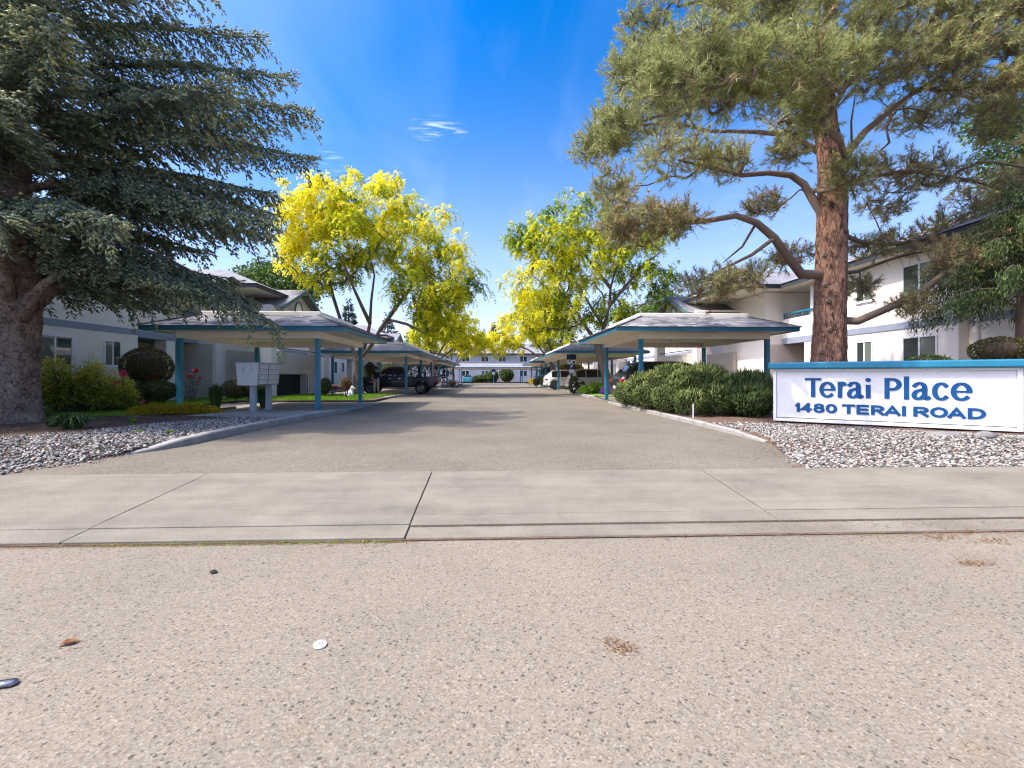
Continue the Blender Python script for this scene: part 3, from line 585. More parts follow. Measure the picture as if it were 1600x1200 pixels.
def carport(x0, x1, y0, y1, zf, label, posts, near=False, zo=0.):
    """hip roofed carport: teal fascia, shingled skirt round a cream flashed flat top, teal posts"""
    c = thing('carport', label, 'carport', ((x0+x1)/2, (y0+y1)/2, zf), 0, 'carports along the driveway')
    zb, ze, zt, ins = 2.685+zo, 2.835+zo, 3.34+zo, 1.2
    X0, X1, Y0, Y1 = x0+ins, x1-ins, y0+ins, y1-ins
    for a in ((x0, x1, y0, y0+.04), (x0, x1, y1-.04, y1), (x0, x0+.04, y0+.041, y1-.041), (x1-.04, x1, y0+.041, y1-.041)):
        MB().box(*a, zb, ze-.004).build('fascia', m_teal, c, W=True)
    o = .035; B = [(x0-o, y0-o, ze), (x1+o, y0-o, ze), (x1+o, y1+o, ze), (x0-o, y1+o, ze)]; T = [(X0, Y0, zt), (X1, Y0, zt), (X1, Y1, zt), (X0, Y1, zt)]
    dk = MB().add(B+T, [(0, 1, 5, 4), (1, 2, 6, 5), (2, 3, 7, 6), (3, 0, 4, 7), (4, 5, 6, 7), (3, 2, 1, 0)]).build('roof_deck', m_deck if near else m_shfar, c, W=True)
    if near:
        sh = MB()
        for i in range(4):
            j = (i+1) % 4; shingles(sh, B[i], B[j], T[j], T[i], 9)
        sh.build('shingles', m_shingle, dk, W=True, kind='stuff')
        hp = MB()
        for i in range(4):
            for k in range(8):
                a, b = Vector(B[i]).lerp(Vector(T[i]), k/8), Vector(B[i]).lerp(Vector(T[i]), (k+1.1)/8); up = Vector((0, 0, .022)); hp.beam(a+up*1.25, b+up*.8, .2, .012)
        hp.build('hip_shingles', m_shingle, dk, W=True, kind='stuff')
    MB().box(x0-.045, x1+.045, y0-.045, y1+.045, ze-.012, ze-.003).build('drip_edge', m_fascia, c, W=True)
    MB().box(X0-.03, X1+.03, Y0-.03, Y1+.03, zt-.02, zt+.125).build('roof_flashing', m_cream, c, W=True, bevel=.02)
    MB().box(x0+.045, x1-.045, y0+.045, y1-.045, zb+.03, zb+.06).build('soffit', m_soffit, c, W=True)
    px = sorted(set(p[0] for p in posts)); py = sorted(set(p[1] for p in posts)); bm = MB(); bz0, bz1 = zb-.2, zb+.028
    for yy in py: bm.box(px[0]-.08, px[-1]+.08, yy-.07, yy+.07, bz0, bz1)
    ys = [py[0]+.071]+[v for yy in py[1:-1] for v in (yy-.071, yy+.071)]+[py[-1]-.071]
    for xx in px:
        for k in range(0, len(ys), 2): bm.box(xx-.06, xx+.06, ys[k], ys[k+1], bz0+.004, bz1)
    bm.build('beam', m_soffit, c, W=True)
    for xx, yy in posts:
        MB().box(xx-.075, xx+.075, yy-.075, yy+.075, zf-.02, bz0-.003).box(xx-.1, xx+.1, yy-.1, yy+.1, zf-.01, zf+.015).build('post', m_teal, c, W=True, bevel=.008)
    for k in range(max(1, int((y1-y0)/5))):
        yy = y0+(k+.5)*(y1-y0)/max(1, int((y1-y0)/5)); MB().lathe([(0, 0), (.06, 0), (.05, -.06), (.09, -.07), (.08, -.13), (0, -.14)], ((x0+x1)/2, yy, zb+.028), 'z', 12).build('ceiling_lamp', m_white, c, W=True, smooth=True)
    return c
def grid(xs, ys): return [(x, y) for x in xs for y in ys]
carport(-11.3, -4.84, 15.0, 21.05, .012, 'teal posted carport behind the mailbox cluster, its roof touched by the spruce', grid((-10.5, -5.95), (15.75, 20.75)), True, .0)
carport(4.25, 10.75, 15.5, 22.3, .10, 'teal posted carport behind the clipped juniper and beside the pine', grid((5.42, 10.15), (16.45, 21.5)), True, .09)
carport(-11.0, -4.58, 29.1, 42.6, .012, 'carport sheltering the dark pickup truck', grid((-10.3, -5.6), (29.75, 35.8, 41.9)), False, -.02)
carport(4.15, 10.55, 30.1, 47.0, .10, 'carport with parking signs sheltering the pale hatchbacks', grid((5.38, 9.8), (31.0, 37.1, 41.8, 46.2)), False, .06)
carport(-11.0, -4.6, 47.3, 65.5, .012, 'carport beyond the pickup, third along the spruce side of the drive', grid((-10.3, -5.6), (48.3, 56, 64.5)), False, .02)
carport(4.15, 10.55, 49.7, 65.0, .06, 'carport beyond the pale hatchbacks, above a low yellow notice', grid((5.45, 9.8), (50.8, 57, 64)), False, .0)
carport(-9.0, 9.2, 79.5, 86.5, .0, 'wide carport across the far end of the drive over a teal car', grid((-8.0, -5.9, 0.12, 5.2, 8.4), (80.2, 85.8)), False, -.03)
# ---------------------------------------------------------------- entrance sign
def on_text():
    sg = thing('entrance_sign', 'wide white entrance sign with a blue cap reading Terai Place', 'sign', (6.87, 10.85, 0), math.atan2(-.58575, .81049))
    Ls = 4.18
    MB().box(.0, Ls, .02, .30, .13, 1.372).build('sign_box', m_white, sg, bevel=.01)
    fr = MB(); fr.box(-.012, Ls+.012, -.035, .018, .122, .195).box(-.012, Ls+.012, -.035, .018, 1.318, 1.371).box(-.012, .05, -.035, .018, .196, 1.317).box(Ls-.07, Ls+.012, -.035, .018, .196, 1.317)
    fr.build('sign_frame', m_white, sg, bevel=.005)
    MB().box(.055, Ls-.075, -.004, .018, .2, 1.313).build('sign_panel', m_sign, sg)
    MB().box(.052, Ls-.072, -.012, -.0045, .1965, .212).build('painted_shadow_strip', m_dark, sg)  # dark strip painted in as the shadow between panel and lower frame
    for bx_, bz_ in ((.02, 1.345), (Ls-.03, 1.345), (.02, .158), (Ls-.03, .158), (1.4, .158), (2.8, .158), (1.4, 1.345), (2.8, 1.345)): MB().lathe([(0, -.044), (.008, -.043), (.012, -.035)], (bx_, 0, bz_), 'y', 10).build('bolt', m_mpost, sg)
    MB().box(-.115, Ls+.12, -.14, .44, 1.375, 1.535).build('sign_cap', m_teal, sg, bevel=.03)
    MB().box(.15, Ls-.15, .08, .24, -.1, .128).build('sign_base', m_dark, sg)
    A = lambda cx, cy, rx, ry, a0, a1, k=16: [(cx+rx*math.cos(rad(a0+(a1-a0)*i/k)), cy+ry*math.sin(rad(a0+(a1-a0)*i/k))) for i in range(k+1)]
    def smooth(p, k=5):
        q = [p[0]]+p+[p[-1]]; out = []
        for i in range(1, len(q)-2):
            for j in range(k):
                t = j/k; out.append(tuple(.5*(2*q[i][a]+(q[i+1][a]-q[i-1][a])*t+(2*q[i-1][a]-5*q[i][a]+4*q[i+1][a]-q[i+2][a])*t*t+(3*q[i][a]-q[i-1][a]-3*q[i+1][a]+q[i+2][a])*t**3) for a in (0, 1)))
        return out+[p[-1]]
    bowlP = [(0, 1), (.42, 1)]+A(.42, .725, .58, .275, 90, -90)+[(0, .45)]
    G = {'T': [[(0, 1), (1, 1)], [(.5, 1), (.5, 0)]], 'e': [([(.04, .5), (1, .5)], .75), A(.5, .5, .5, .5, 2, 312, 26)],
         'r': [[(0, 0), (0, 1)], smooth([(0, .55), (.12, .78), (.38, .96), (.7, 1.0), (1, .9)])],
         'a': [smooth([(.05, .84), (.22, .97), (.45, 1.0), (.64, .93), (.74, .76), (.74, .5), (.74, .25), (.78, .05), (.88, .0), (1, .05)]), smooth([(.74, .62), (.45, .56), (.15, .46), (0, .25), (.08, .06), (.28, 0), (.5, .05), (.74, .28)])],
         'i': [[(.5, 0), (.5, .62)], 'dot'], 'P': [[(0, 0), (0, 1)], bowlP], 'l': [[(.5, 0), (.5, 1)]], 'c': [A(.55, .5, .55, .5, 48, 312, 24)],
         '1': [[(1, 0), (1, 1)], [(0, .74), (1, 1)]], '4': [[(.74, 0), (.74, 1)], [(.74, 1), (0, .27), (1, .27)]],
         '8': [A(.5, .77, .43, .23, 0, 360, 24), A(.5, .27, .5, .27, 0, 360, 24)], '0': [A(.5, .5, .5, .5, 0, 360, 30)], 'O': [A(.5, .5, .5, .5, 0, 360, 30)],
         'E': [[(0, 0), (0, 1)], [(0, 1), (1, 1)], [(0, .5), (.92, .5)], [(0, 0), (1, 0)]], 'R': [[(0, 0), (0, 1)], bowlP, [(.5, .45), (1, 0)]],
         'A': [[(0, 0), (.5, 1), (1, 0)], [(.2, .27), (.8, .27)]], 'I': [[(.5, 0), (.5, 1)]], 'D': [[(0, 0), (0, 1)], [(0, 1), (.4, 1)]+A(.4, .5, .6, .5, 90, -90)+[(0, 0)]]}
    def letter(ch, bx, tx, ty):
        x0, x1, z0, z1 = bx; x0, x1, z0, z1 = x0+tx/2, x1-tx/2, z0+ty/2, z1-ty/2; mb = MB()
        for si, st in enumerate(G[ch]):
            d0 = -.004-.0135-.0009*si
            if st == 'dot':
                cx_, cz_, r_ = (x0+x1)/2, z1-.016, .050; P = [(cx_+r_*math.cos(a), cz_+r_*.9*math.sin(a)) for a in np.linspace(0, 6.283, 19)[:-1]]
                mb.extr([(p[0], -.006, p[1]) for p in P], (0, d0+.006, 0)); continue
            k = 1.
            if isinstance(st, tuple): st, k = st
            P = [(x0+a*(x1-x0), z0+b*(z1-z0)) for a, b in st]; Q = []
            for p in P:
                if not Q or math.hypot(p[0]-Q[-1][0], p[1]-Q[-1][1]) > 1e-4: Q.append(p)
            closed = math.hypot(Q[0][0]-Q[-1][0], Q[0][1]-Q[-1][1]) < 2e-3; L_, R_ = [], []; m = len(Q)
            def dirn(a, b): q = (b[0]-a[0], b[1]-a[1]); h = math.hypot(*q); return (q[0]/h, q[1]/h)
            for i, p in enumerate(Q):
                if closed: a, b = Q[(i-1) % (m-1)], Q[(i+1) % (m-1)]
                else: a, b = Q[max(i-1, 0)], Q[min(i+1, m-1)]
                t = dirn(a, b); sharp = 1.
                if 0 < i < m-1 and not closed:
                    da, db = dirn(Q[i-1], p), dirn(p, Q[i+1]); cs = da[0]*db[0]+da[1]*db[1]; sharp = min(2.2, 1/max(.45, math.sqrt(max(.01, (1+cs)/2))))
                nx, nz_ = -t[1], t[0]; h = .5*math.hypot(tx*nx, ty*nz_)*k*sharp; e = .5*math.hypot(tx*t[0], ty*t[1])*k
                if not closed and i == 0: p = (p[0]-t[0]*e, p[1]-t[1]*e)
                if not closed and i == m-1: p = (p[0]+t[0]*e, p[1]+t[1]*e)
                L_.append((p[0]+nx*h, p[1]+nz_*h)); R_.append((p[0]-nx*h, p[1]-nz_*h))
            vs, fs = [], []
            for a, b in zip(L_, R_): vs += [(a[0], d0, a[1]), (b[0], d0, b[1]), (a[0], -.0045, a[1]), (b[0], -.0045, b[1])]
            for i in range(len(L_)-1):
                q = i*4; fs += [(q, q+1, q+5, q+4), (q, q+4, q+6, q+2), (q+1, q+3, q+7, q+5)]
            fs += [(0, 2, 3, 1), (q+4, q+5, q+7, q+6)]
            mb.add(vs, fs)
        mb.build('letter', m_letter, sg)
    for ch, *bx in [('T', .638, .957, .715, 1.161), ('e', .918, 1.23, .707, 1.078), ('r', 1.267, 1.438, .711, 1.08), ('a', 1.438, 1.748, .703, 1.081), ('i', 1.774, 1.865, .712, 1.163), ('P', 2.102, 2.391, .711, 1.163), ('l', 2.424, 2.513, .705, 1.198), ('a', 2.548, 2.864, .700, 1.08), ('c', 2.875, 3.147, .698, 1.077), ('e', 3.161, 3.487, .70, 1.076)]:
        letter(ch, bx, .086, .055)
    for ch, *bx in [('1', .439, .539, .355, .566), ('4', .552, .774, .353, .566), ('8', .801, 1.023, .35, .569), ('0', 1.038, 1.26, .35, .567), ('T', 1.349, 1.59, .35, .566), ('E', 1.612, 1.835, .348, .566), ('R', 1.867, 2.10, .348, .563), ('A', 2.095, 2.377, .346, .563), ('I', 2.393, 2.462, .346, .561), ('R', 2.578, 2.829, .345, .559), ('O', 2.845, 3.125, .34, .56), ('A', 3.113, 3.39, .34, .558), ('D', 3.415, 3.683, .338, .558)]:
        letter(ch, bx, .068, .05)
on_text()
# ---------------------------------------------------------------- mailbox cluster
mbx = thing('mailbox_cluster', 'grey community mailbox on two posts by the driveway kerb', 'mailbox', (-7.45, 14.35, .1))
Lm = 1.36; b0, t0, t1, zb0, zt0 = .27, -.40, .29, .82, 1.50
MB().add([(-.37, -.08, zb0), (.22, -.08, zb0), (.22, Lm-.03, zb0), (-.37, Lm-.03, zb0), (-.40, -.10, zt0), (.27, -.10, zt0), (.27, Lm, zt0), (-.40, Lm, zt0)],
         [(0, 3, 2, 1), (4, 5, 6, 7), (0, 1, 5, 4), (1, 2, 6, 5), (2, 3, 7, 6), (3, 0, 4, 7)]).build('mailbox_body', m_metal, mbx, bevel=.008)
MB().add([(-.43, -.13, zt0+.002), (.30, -.13, zt0+.002), (.30, Lm+.03, zt0+.002), (-.43, Lm+.03, zt0+.002), (-.42, -.12, zt0+.035), (.28, -.12, zt0+.03), (.28, Lm+.02, zt0+.03), (-.42, Lm+.02, zt0+.035)],
         [(0, 3, 2, 1), (4, 5, 6, 7), (0, 1, 5, 4), (1, 2, 6, 5), (2, 3, 7, 6), (3, 0, 4, 7)]).build('mailbox_roof', m_mpost, mbx, bevel=.006)
MB().add([(.2215, -.035, zb0+.01), (.2215, Lm-.045, zb0+.01), (.2715, Lm-.03, zt0-.012), (.2715, -.035, zt0-.012)], [(0, 1, 2, 3)]).build('door_panel', M('dark_grey_panel', (.12, .13, .135), None, 4, .6), mbx)
def mface(y, z): f = (z-zb0)/(zt0-zb0); return .22+.05*f
rows = 4; cols = [(.0, .26), (.275, .53), (.60, .83), (.845, 1.06), (1.075, 1.29)]
for r in range(rows):
    z0, z1 = zb0+.035+r*.16, zb0+.035+r*.16+.145
    for a, b in cols:
        xa, xb = mface(0, z0)+.002, mface(0, z1)+.002; th = .013
        d = MB().add([(xa, a, z0), (xa, b, z0), (xb, b, z1), (xb, a, z1), (xa+th, a, z0), (xa+th, b, z0), (xb+th, b, z1), (xb+th, a, z1)],
                     [(0, 1, 2, 3), (4, 7, 6, 5), (0, 4, 5, 1), (1, 5, 6, 2), (2, 6, 7, 3), (3, 7, 4, 0)]).build('mailbox_door', m_metal, mbx, bevel=.004)
        zm = (z0+z1)/2; xm = (xa+xb)/2+th; MB().lathe([(0, .012), (.012, .012), (.014, 0)], (xm, a+.06, zm), 'x', 10).build('door_lock', m_iron, d)
        MB().box(xm-.004, xm+.003, a+.10, b-.06, zm+.018, zm+.046).build('number_plate', m_mpost, d)
MB().box(.16, .215, .552, .578, zb0+.02, zt0-.03).build('mailbox_divider', m_mpost, mbx)
sd = MB()
for x in (-.17, .08): sd.box(x-.006, x+.006, -.108, -.085, 1.22, 1.42)
sd.box(-.13, .04, -.10, -.078, 1.165, 1.178).build('panel_handle', m_mpost, mbx)
for y in (.14, 1.12):
    MB().box(-.075, .075, y-.075, y+.075, -.0, zb0-.002).box(-.13, .13, y-.13, y+.13, -.01, .012).build('post', m_mpost, mbx, bevel=.01)
# white marker stake
tag(MB().tube([(5.33, 11.9, .05), (5.33, 11.9, .47)], .014, 8).build('marker_stake', m_white), 'thin white marker stake standing beside the juniper at the driveway kerb', 'stake')
# ---------------------------------------------------------------- parking signs
m_navy = M('navy_sign', (.012, .03, .10), None, 3, .45); m_blue = M('blue_sign', (.012, .06, .24), None, 3, .45); m_ylw = M('yellow_sign', (.62, .47, .02), None, 3, .5)
ps = thing('parking_sign', 'stack of navy, white and blue parking plates on a carport post', 'sign', (5.38, 30.9, .1))
pz = 1.2
def plate(par, x0, x1, z0, z1, mat, y=-.02): return MB().box(x0, x1, y-.008, y, z0, z1).build('plate', mat, par, bevel=.003)
plate(ps, -.34, .30, 2.24, 2.60, m_navy); w = plate(ps, -.28, .28, 1.93, 2.22, m_white); p = plate(ps, -.17, .17, 1.60, 1.91, m_blue); plate(ps, -.17, .17, 1.32, 1.57, m_white)
MB().box(-.05, .05, -.018, .0, .02, 2.6).build('bracket', m_navy, ps)
ic = MB(); ic.prism([(-.22, 2.18), (-.06, 2.18), (-.10, 2.06), (-.20, 2.09)], 0, 1); 
def flat(mb, poly, y0, y1): return mb.extr([(a, y0, b) for a, b in poly], (0, y1-y0, 0))
k = MB(); flat(k, [(-.23, 2.19), (-.05, 2.19), (-.09, 2.10), (-.19, 2.11)], -.0285, -.032); flat(k, [(.06, 2.0), (.22, 1.98), (.24, 2.06), (.15, 2.18), (.09, 2.12)], -.0285, -.032)
flat(k, [(-.06, 1.95), (.04, 1.95), (.0, 2.04)], -.0285, -.032); k.build('pictogram', m_navy, w)
k = MB(); flat(k, [(-.07, 1.66), (-.03, 1.66), (-.03, 1.86), (-.07, 1.86)], -.0285, -.032); flat(k, [(-.028, 1.86), (.07, 1.86), (.08, 1.80), (.07, 1.75), (-.028, 1.75), (-.028, 1.785), (.035, 1.785), (.035, 1.825), (-.028, 1.825)], -.0285, -.032); k.build('pictogram', m_white, p)
fs_ = thing('parking_sign', 'small blue parking sign on a post of the far end carport', 'sign', (.12, 80.1, 0))
plate(fs_, -.32, .32, 1.95, 2.45, m_blue); plate(fs_, -.25, .25, 1.55, 1.93, m_white)
ys_ = thing('ground_sign', 'low yellow notice board at the edge of the driveway', 'sign', (4.9, 58, .0))
MB().box(-.3, .3, -.02, .02, .3, .95).build('board', m_ylw, ys_, bevel=.01); MB().box(-.25, -.19, .0, .05, 0, .32).box(.19, .25, .0, .05, 0, .32).build('leg', m_iron, ys_)
k = MB(); flat(k, [(-.08, .5), (.1, .5), (.1, .56), (-.08, .56)], -.021, -.026); flat(k, [(-.05, .62), (.06, .62), (.0, .8)], -.021, -.026); k.build('pictogram', m_iron, ys_)
# ---------------------------------------------------------------- vehicles
m_tyre = M('tyre_rubber', (.02, .02, .02), None, 5, .85); m_rim = M('alloy_rim', (.16, .16, .17), None, 3, .3, metal=.8); m_tail, _n, _l, _b = newmat('red_tail_lamp'); _b.inputs['Base Color'].default_value = (.42, .01, .012, 1); _b.inputs['Roughness'].default_value = .15
m_cglass, _n, _l, _b = newmat('car_glass'); _b.inputs['Base Color'].default_value = (.015, .018, .02, 1); _b.inputs['Roughness'].default_value = .03; _b.inputs['Specular IOR Level'].default_value = .7
m_plast = M('black_trim', (.03, .03, .032), None, 3, .5); m_plate = M('licence_plate_white', (.6, .6, .6), None, 3, .4); m_chrome = M('chrome_trim', (.6, .6, .6), None, 3, .2, metal=1.)
def paint(name, c, coat=.8): return M(name, c, tuple(x*.96 for x in c), 1, .32, spec=.4, coat=coat)
def car(name, label, cat, loc, rotz, L, Wd, mat, zb, top, belt, wheels, R=.34, side=(), rear=None, front=None, bed=None, wt=.80):
    """lofted body; local +x is forward, x from 0 (rear) to L; top: list of (x, z) profile; side windows: (x0, x1) spans"""
    c = thing(name, label, cat, loc, rotz, 'vehicles parked under the carports')
    xs = sorted(set([round(v, 3) for v in np.linspace(0, L, 45)]+[w+R*1.18*q for w in wheels for q in (-1, -.9, -.7, -.4, 0, .4, .7, .9, 1)]))
    xs = [x for x in xs if 0 <= x <= L]; tx, tz = [p[0] for p in top], [p[1] for p in top]; bx, bz = [p[0] for p in belt], [p[1] for p in belt]
    def sec(x):
        e = min(x, L-x); hw = Wd/2*(1-.16*max(0, 1-e/.55)**2); zt = float(np.interp(x, tx, tz)); zl = min(float(np.interp(x, bx, bz)), zt-.03); z0 = zb+.12*max(0, 1-e/.4)
        for w in wheels:
            d = abs(x-w)
            if d < R*1.18: z0 = max(z0, R+math.sqrt(max(0, (R*1.18)**2-d*d))*.98)
        gh = min(1, max(0, (zt-zl)/.45)); wr = hw*(.95-(.95-wt)*gh); zr = zt-.07*min(1, (zt-zl)/.2)
        return [(0, z0), (hw*.90, z0), (hw*.985, z0+.06*(zl-z0)/.5), (hw, z0+(zl-z0)*.55), (hw*.975, zl), (wr, zr), (wr*.86, zt-.012), (0, zt)]
    vs, fs = [], []; K = 8; M2 = 14
    for x in xs:
        q = sec(x); ring = [(x, y, z) for y, z in q]+[(x, -y, z) for y, z in q[-2:0:-1]]; vs += ring
    for i in range(len(xs)-1):
        for k in range(M2): fs.append((i*M2+k, (i+1)*M2+k, (i+1)*M2+(k+1) % M2, i*M2+(k+1) % M2))
    fs += [tuple(range(M2)), tuple((len(xs)-1)*M2+k for k in range(M2))[::-1]]
    bd = MB().add(vs, fs).build('body', mat, c, smooth=False); bd.data.shade_smooth() if False else None
    me = bd.data
    for p in me.polygons: p.use_smooth = len(p.vertices) == 4
    sm = bd.modifiers.new('edge', 'EDGE_SPLIT'); sm.split_angle = rad(38)
    def sidept(x, t, sg, off=.007):
        q = sec(x); a, b = q[4], q[5]; return (x, sg*(a[0]+(b[0]-a[0])*t+off), a[1]+(b[1]-a[1])*t)
    for sg in (-1, 1):
        for x0, x1 in side:
            g = MB(); n_ = 6; P = []
            for i in range(n_+1):
                x = x0+(x1-x0)*i/n_; P.append((sidept(x, .1, sg), sidept(x, .93, sg)))
            for i in range(n_): g.add([P[i][0], P[i+1][0], P[i+1][1], P[i][1]], [(0, 1, 2, 3)])
            g.build('side_window', m_cglass, c)
            MB().box(x0+(x1-x0)*.1, x0+(x1-x0)*.1+.16, sg*(sec(x0+.2)[3][0]-.004), sg*(sec(x0+.2)[3][0]+.022), sec(x0+.2)[4][1]-.12, sec(x0+.2)[4][1]-.085).build('door_handle', m_chrome, c)
        x = side[-1][1]-.12; q = sec(x); MB().box(x-.06, x+.1, sg*(q[4][0]+.01), sg*(q[4][0]+.2), q[4][1]+.02, q[4][1]+.18).build('wing_mirror', mat, c, bevel=.03)
    def slope(a, b, name, out):    # glazing following the top profile
        g = MB(); n_ = 6; rows_ = []
        for i in range(n_+1):
            x = a+(b-a)*i/n_; q = sec(x); zt = q[7][1]; y = q[6][0]*.93; rows_.append(((x+out*.012, -y, zt+.008), (x+out*.012, y, zt+.008)))
        for i in range(n_): g.add([rows_[i][0], rows_[i][1], rows_[i+1][1], rows_[i+1][0]], [(0, 1, 2, 3)])
        g.build(name, m_cglass, c)
    if rear: slope(*rear, 'rear_window', -1)
    if front: slope(*front, 'windscreen', 1)
    for sg in (-1, 1):
        q = sec(.1); zc = sec(.35)[4][1]
        MB().box(-.012, .20, sg*(q[3][0]-.20), sg*(q[3][0]+.035), zc-.28 if bed else zc-.16, zc-.04).build('tail_lamp', m_tail, c, bevel=.02)
        MB().box(L-.25, L-.03, sg*(sec(L-.2)[3][0]-.30), sg*(sec(L-.2)[3][0]-.02), zc-.38, zc-.22).build('headlamp', m_chrome, c, bevel=.03)
        for w in wheels:
            y = sg*(Wd/2-.115)
            wh = MB().lathe([(R*.62, -.105), (R*.9, -.11), (R, -.07), (R, .07), (R*.9, .11), (R*.62, .105), (R*.62, -.105)], (w, y, R), 'y', 26).build('wheel', m_tyre, c, smooth=True)
            rm = MB().lathe([(0, sg*.05), (R*.16, sg*.055), (R*.2, sg*.03), (R*.5, sg*.0), (R*.54, sg*.085), (R*.63, sg*.095)], (w, y, R), 'y', 26)
            for k in range(5):
                a = 2*math.pi*k/5+.3; rm.beam((w+.05*math.cos(a), y+sg*.055, R+.05*math.sin(a)), (w+R*.57*math.cos(a), y+sg*.075, R+R*.57*math.sin(a)), .07, .04)
            rm.build('rim', m_rim, wh)
    MB().box(-.05, .14, -Wd*.43, Wd*.43, zb+.08, zb+.26).build('rear_bumper', m_chrome if bed else mat, c, bevel=.03)
    MB().box(L-.16, L+.03, -Wd*.43, Wd*.43, zb+.05, zb+.25).build('front_bumper', m_plast, c, bevel=.03)
    MB().box(-.06, -.02 if not bed else -.052, -.16, .16, zb+.32, zb+.44).build('licence_plate', m_plate, c)
    if bed:
        x0, x1, zz_ = bed; MB().box(x0, x1, -Wd*.36, Wd*.36, zz_, zz_+.012).build('bed_liner', m_plast, c)
    return c
p_navy = paint('dark_navy_paint', (.008, .010, .026), .25); p_black = paint('black_paint', (.008, .009, .011), .35); p_champ = paint('champagne_paint', (.50, .44, .36)); p_white = paint('white_car_paint', (.72, .70, .66)); p_tealc = paint('teal_car_paint', (.02, .20, .26))
car('pickup_truck', 'dark navy pickup truck parked nose in under the carport behind the tree', 'pickup', (-3.75, 32.0, .01), math.pi, 5.5, 1.9, p_navy, .42,
    [(0, 1.12), (.05, 1.16), (2.05, 1.17), (2.12, 1.22), (2.32, 1.80), (2.6, 1.84), (3.2, 1.84), (3.55, 1.76), (4.15, 1.24), (5.0, 1.16), (5.4, 1.05), (5.5, .9)], [(0, 1.1), (2.2, 1.14), (4.2, 1.14), (5.5, .95)], (1.12, 4.55), .40,
    [(2.42, 2.95), (3.05, 3.72)], (2.16, 2.31), (3.6, 4.1), (.12, 2.0, 1.165), .78)
hatch = [(0, .95), (.06, 1.12), (.16, 1.2), (.62, 1.62), (1.0, 1.69), (2.3, 1.68), (2.75, 1.58), (3.5, 1.10), (4.2, .98), (4.5, .8), (4.6, .7)]
car('parked_car', 'champagne crossover parked under the carport behind the parking plates', 'car', (5.75, 34.9, .10), 0, 4.6, 1.82, p_champ, .24, hatch, [(0, .95), (3.4, 1.0), (4.6, .72)], (.82, 3.62), .35, [(.55, 1.25), (1.32, 2.15), (2.22, 2.95)], (.18, .60), (2.8, 3.45), None, .76)
car('parked_car', 'white hatchback with its tail sticking out beyond the carport roof', 'car', (4.55, 40.0, .10), 0, 4.6, 1.82, p_white, .24, hatch, [(0, .95), (3.4, 1.0), (4.6, .72)], (.82, 3.62), .36, [(.55, 1.25), (1.32, 2.15), (2.22, 2.95)], (.18, .60), (2.8, 3.45), None, .76)
car('parked_car', 'black sport utility vehicle under the carport half hidden by the juniper', 'car', (5.25, 19.3, .10), 0, 5.1, 1.95, p_black, .26, [(0, 1.0), (.06, 1.12), (.2, 1.24), (.72, 1.66), (1.0, 1.74), (2.6, 1.73), (3.1, 1.62), (3.9, 1.14), (4.7, 1.02), (5.0, .85), (5.1, .7)], [(0, 1.02), (3.7, 1.08), (5.1, .8)], (.95, 4.0), .38, [(.65, 1.5), (1.58, 2.45), (2.52, 3.3)], (.24, .70), (3.15, 3.85), None, .76)
car('parked_car', 'teal sedan parked under the carport at the far end of the drive', 'car', (-4.35, 78.2, .0), math.pi/2, 4.5, 1.75, p_tealc, .2, [(0, .8), (.06, .98), (.7, 1.02), (1.3, 1.38), (2.4, 1.40), (3.2, .98), (4.2, .88), (4.5, .6)], [(0, .9), (3.2, .95), (4.5, .7)], (.85, 3.55), .31, [(1.1, 1.9), (2.0, 2.7)], (.75, 1.27), (2.5, 3.15), None, .76)
car('parked_car', 'dark car in the shade of the carport beyond the white hatchback', 'car', (5.9, 54.0, .06), 0, 4.6, 1.8, p_black, .24, hatch, [(0, .95), (3.4, 1.0), (4.6, .72)], (.82, 3.62), .35, [(.55, 1.25), (1.32, 2.15), (2.22, 2.95)], (.18, .60), (2.8, 3.45), None, .76)
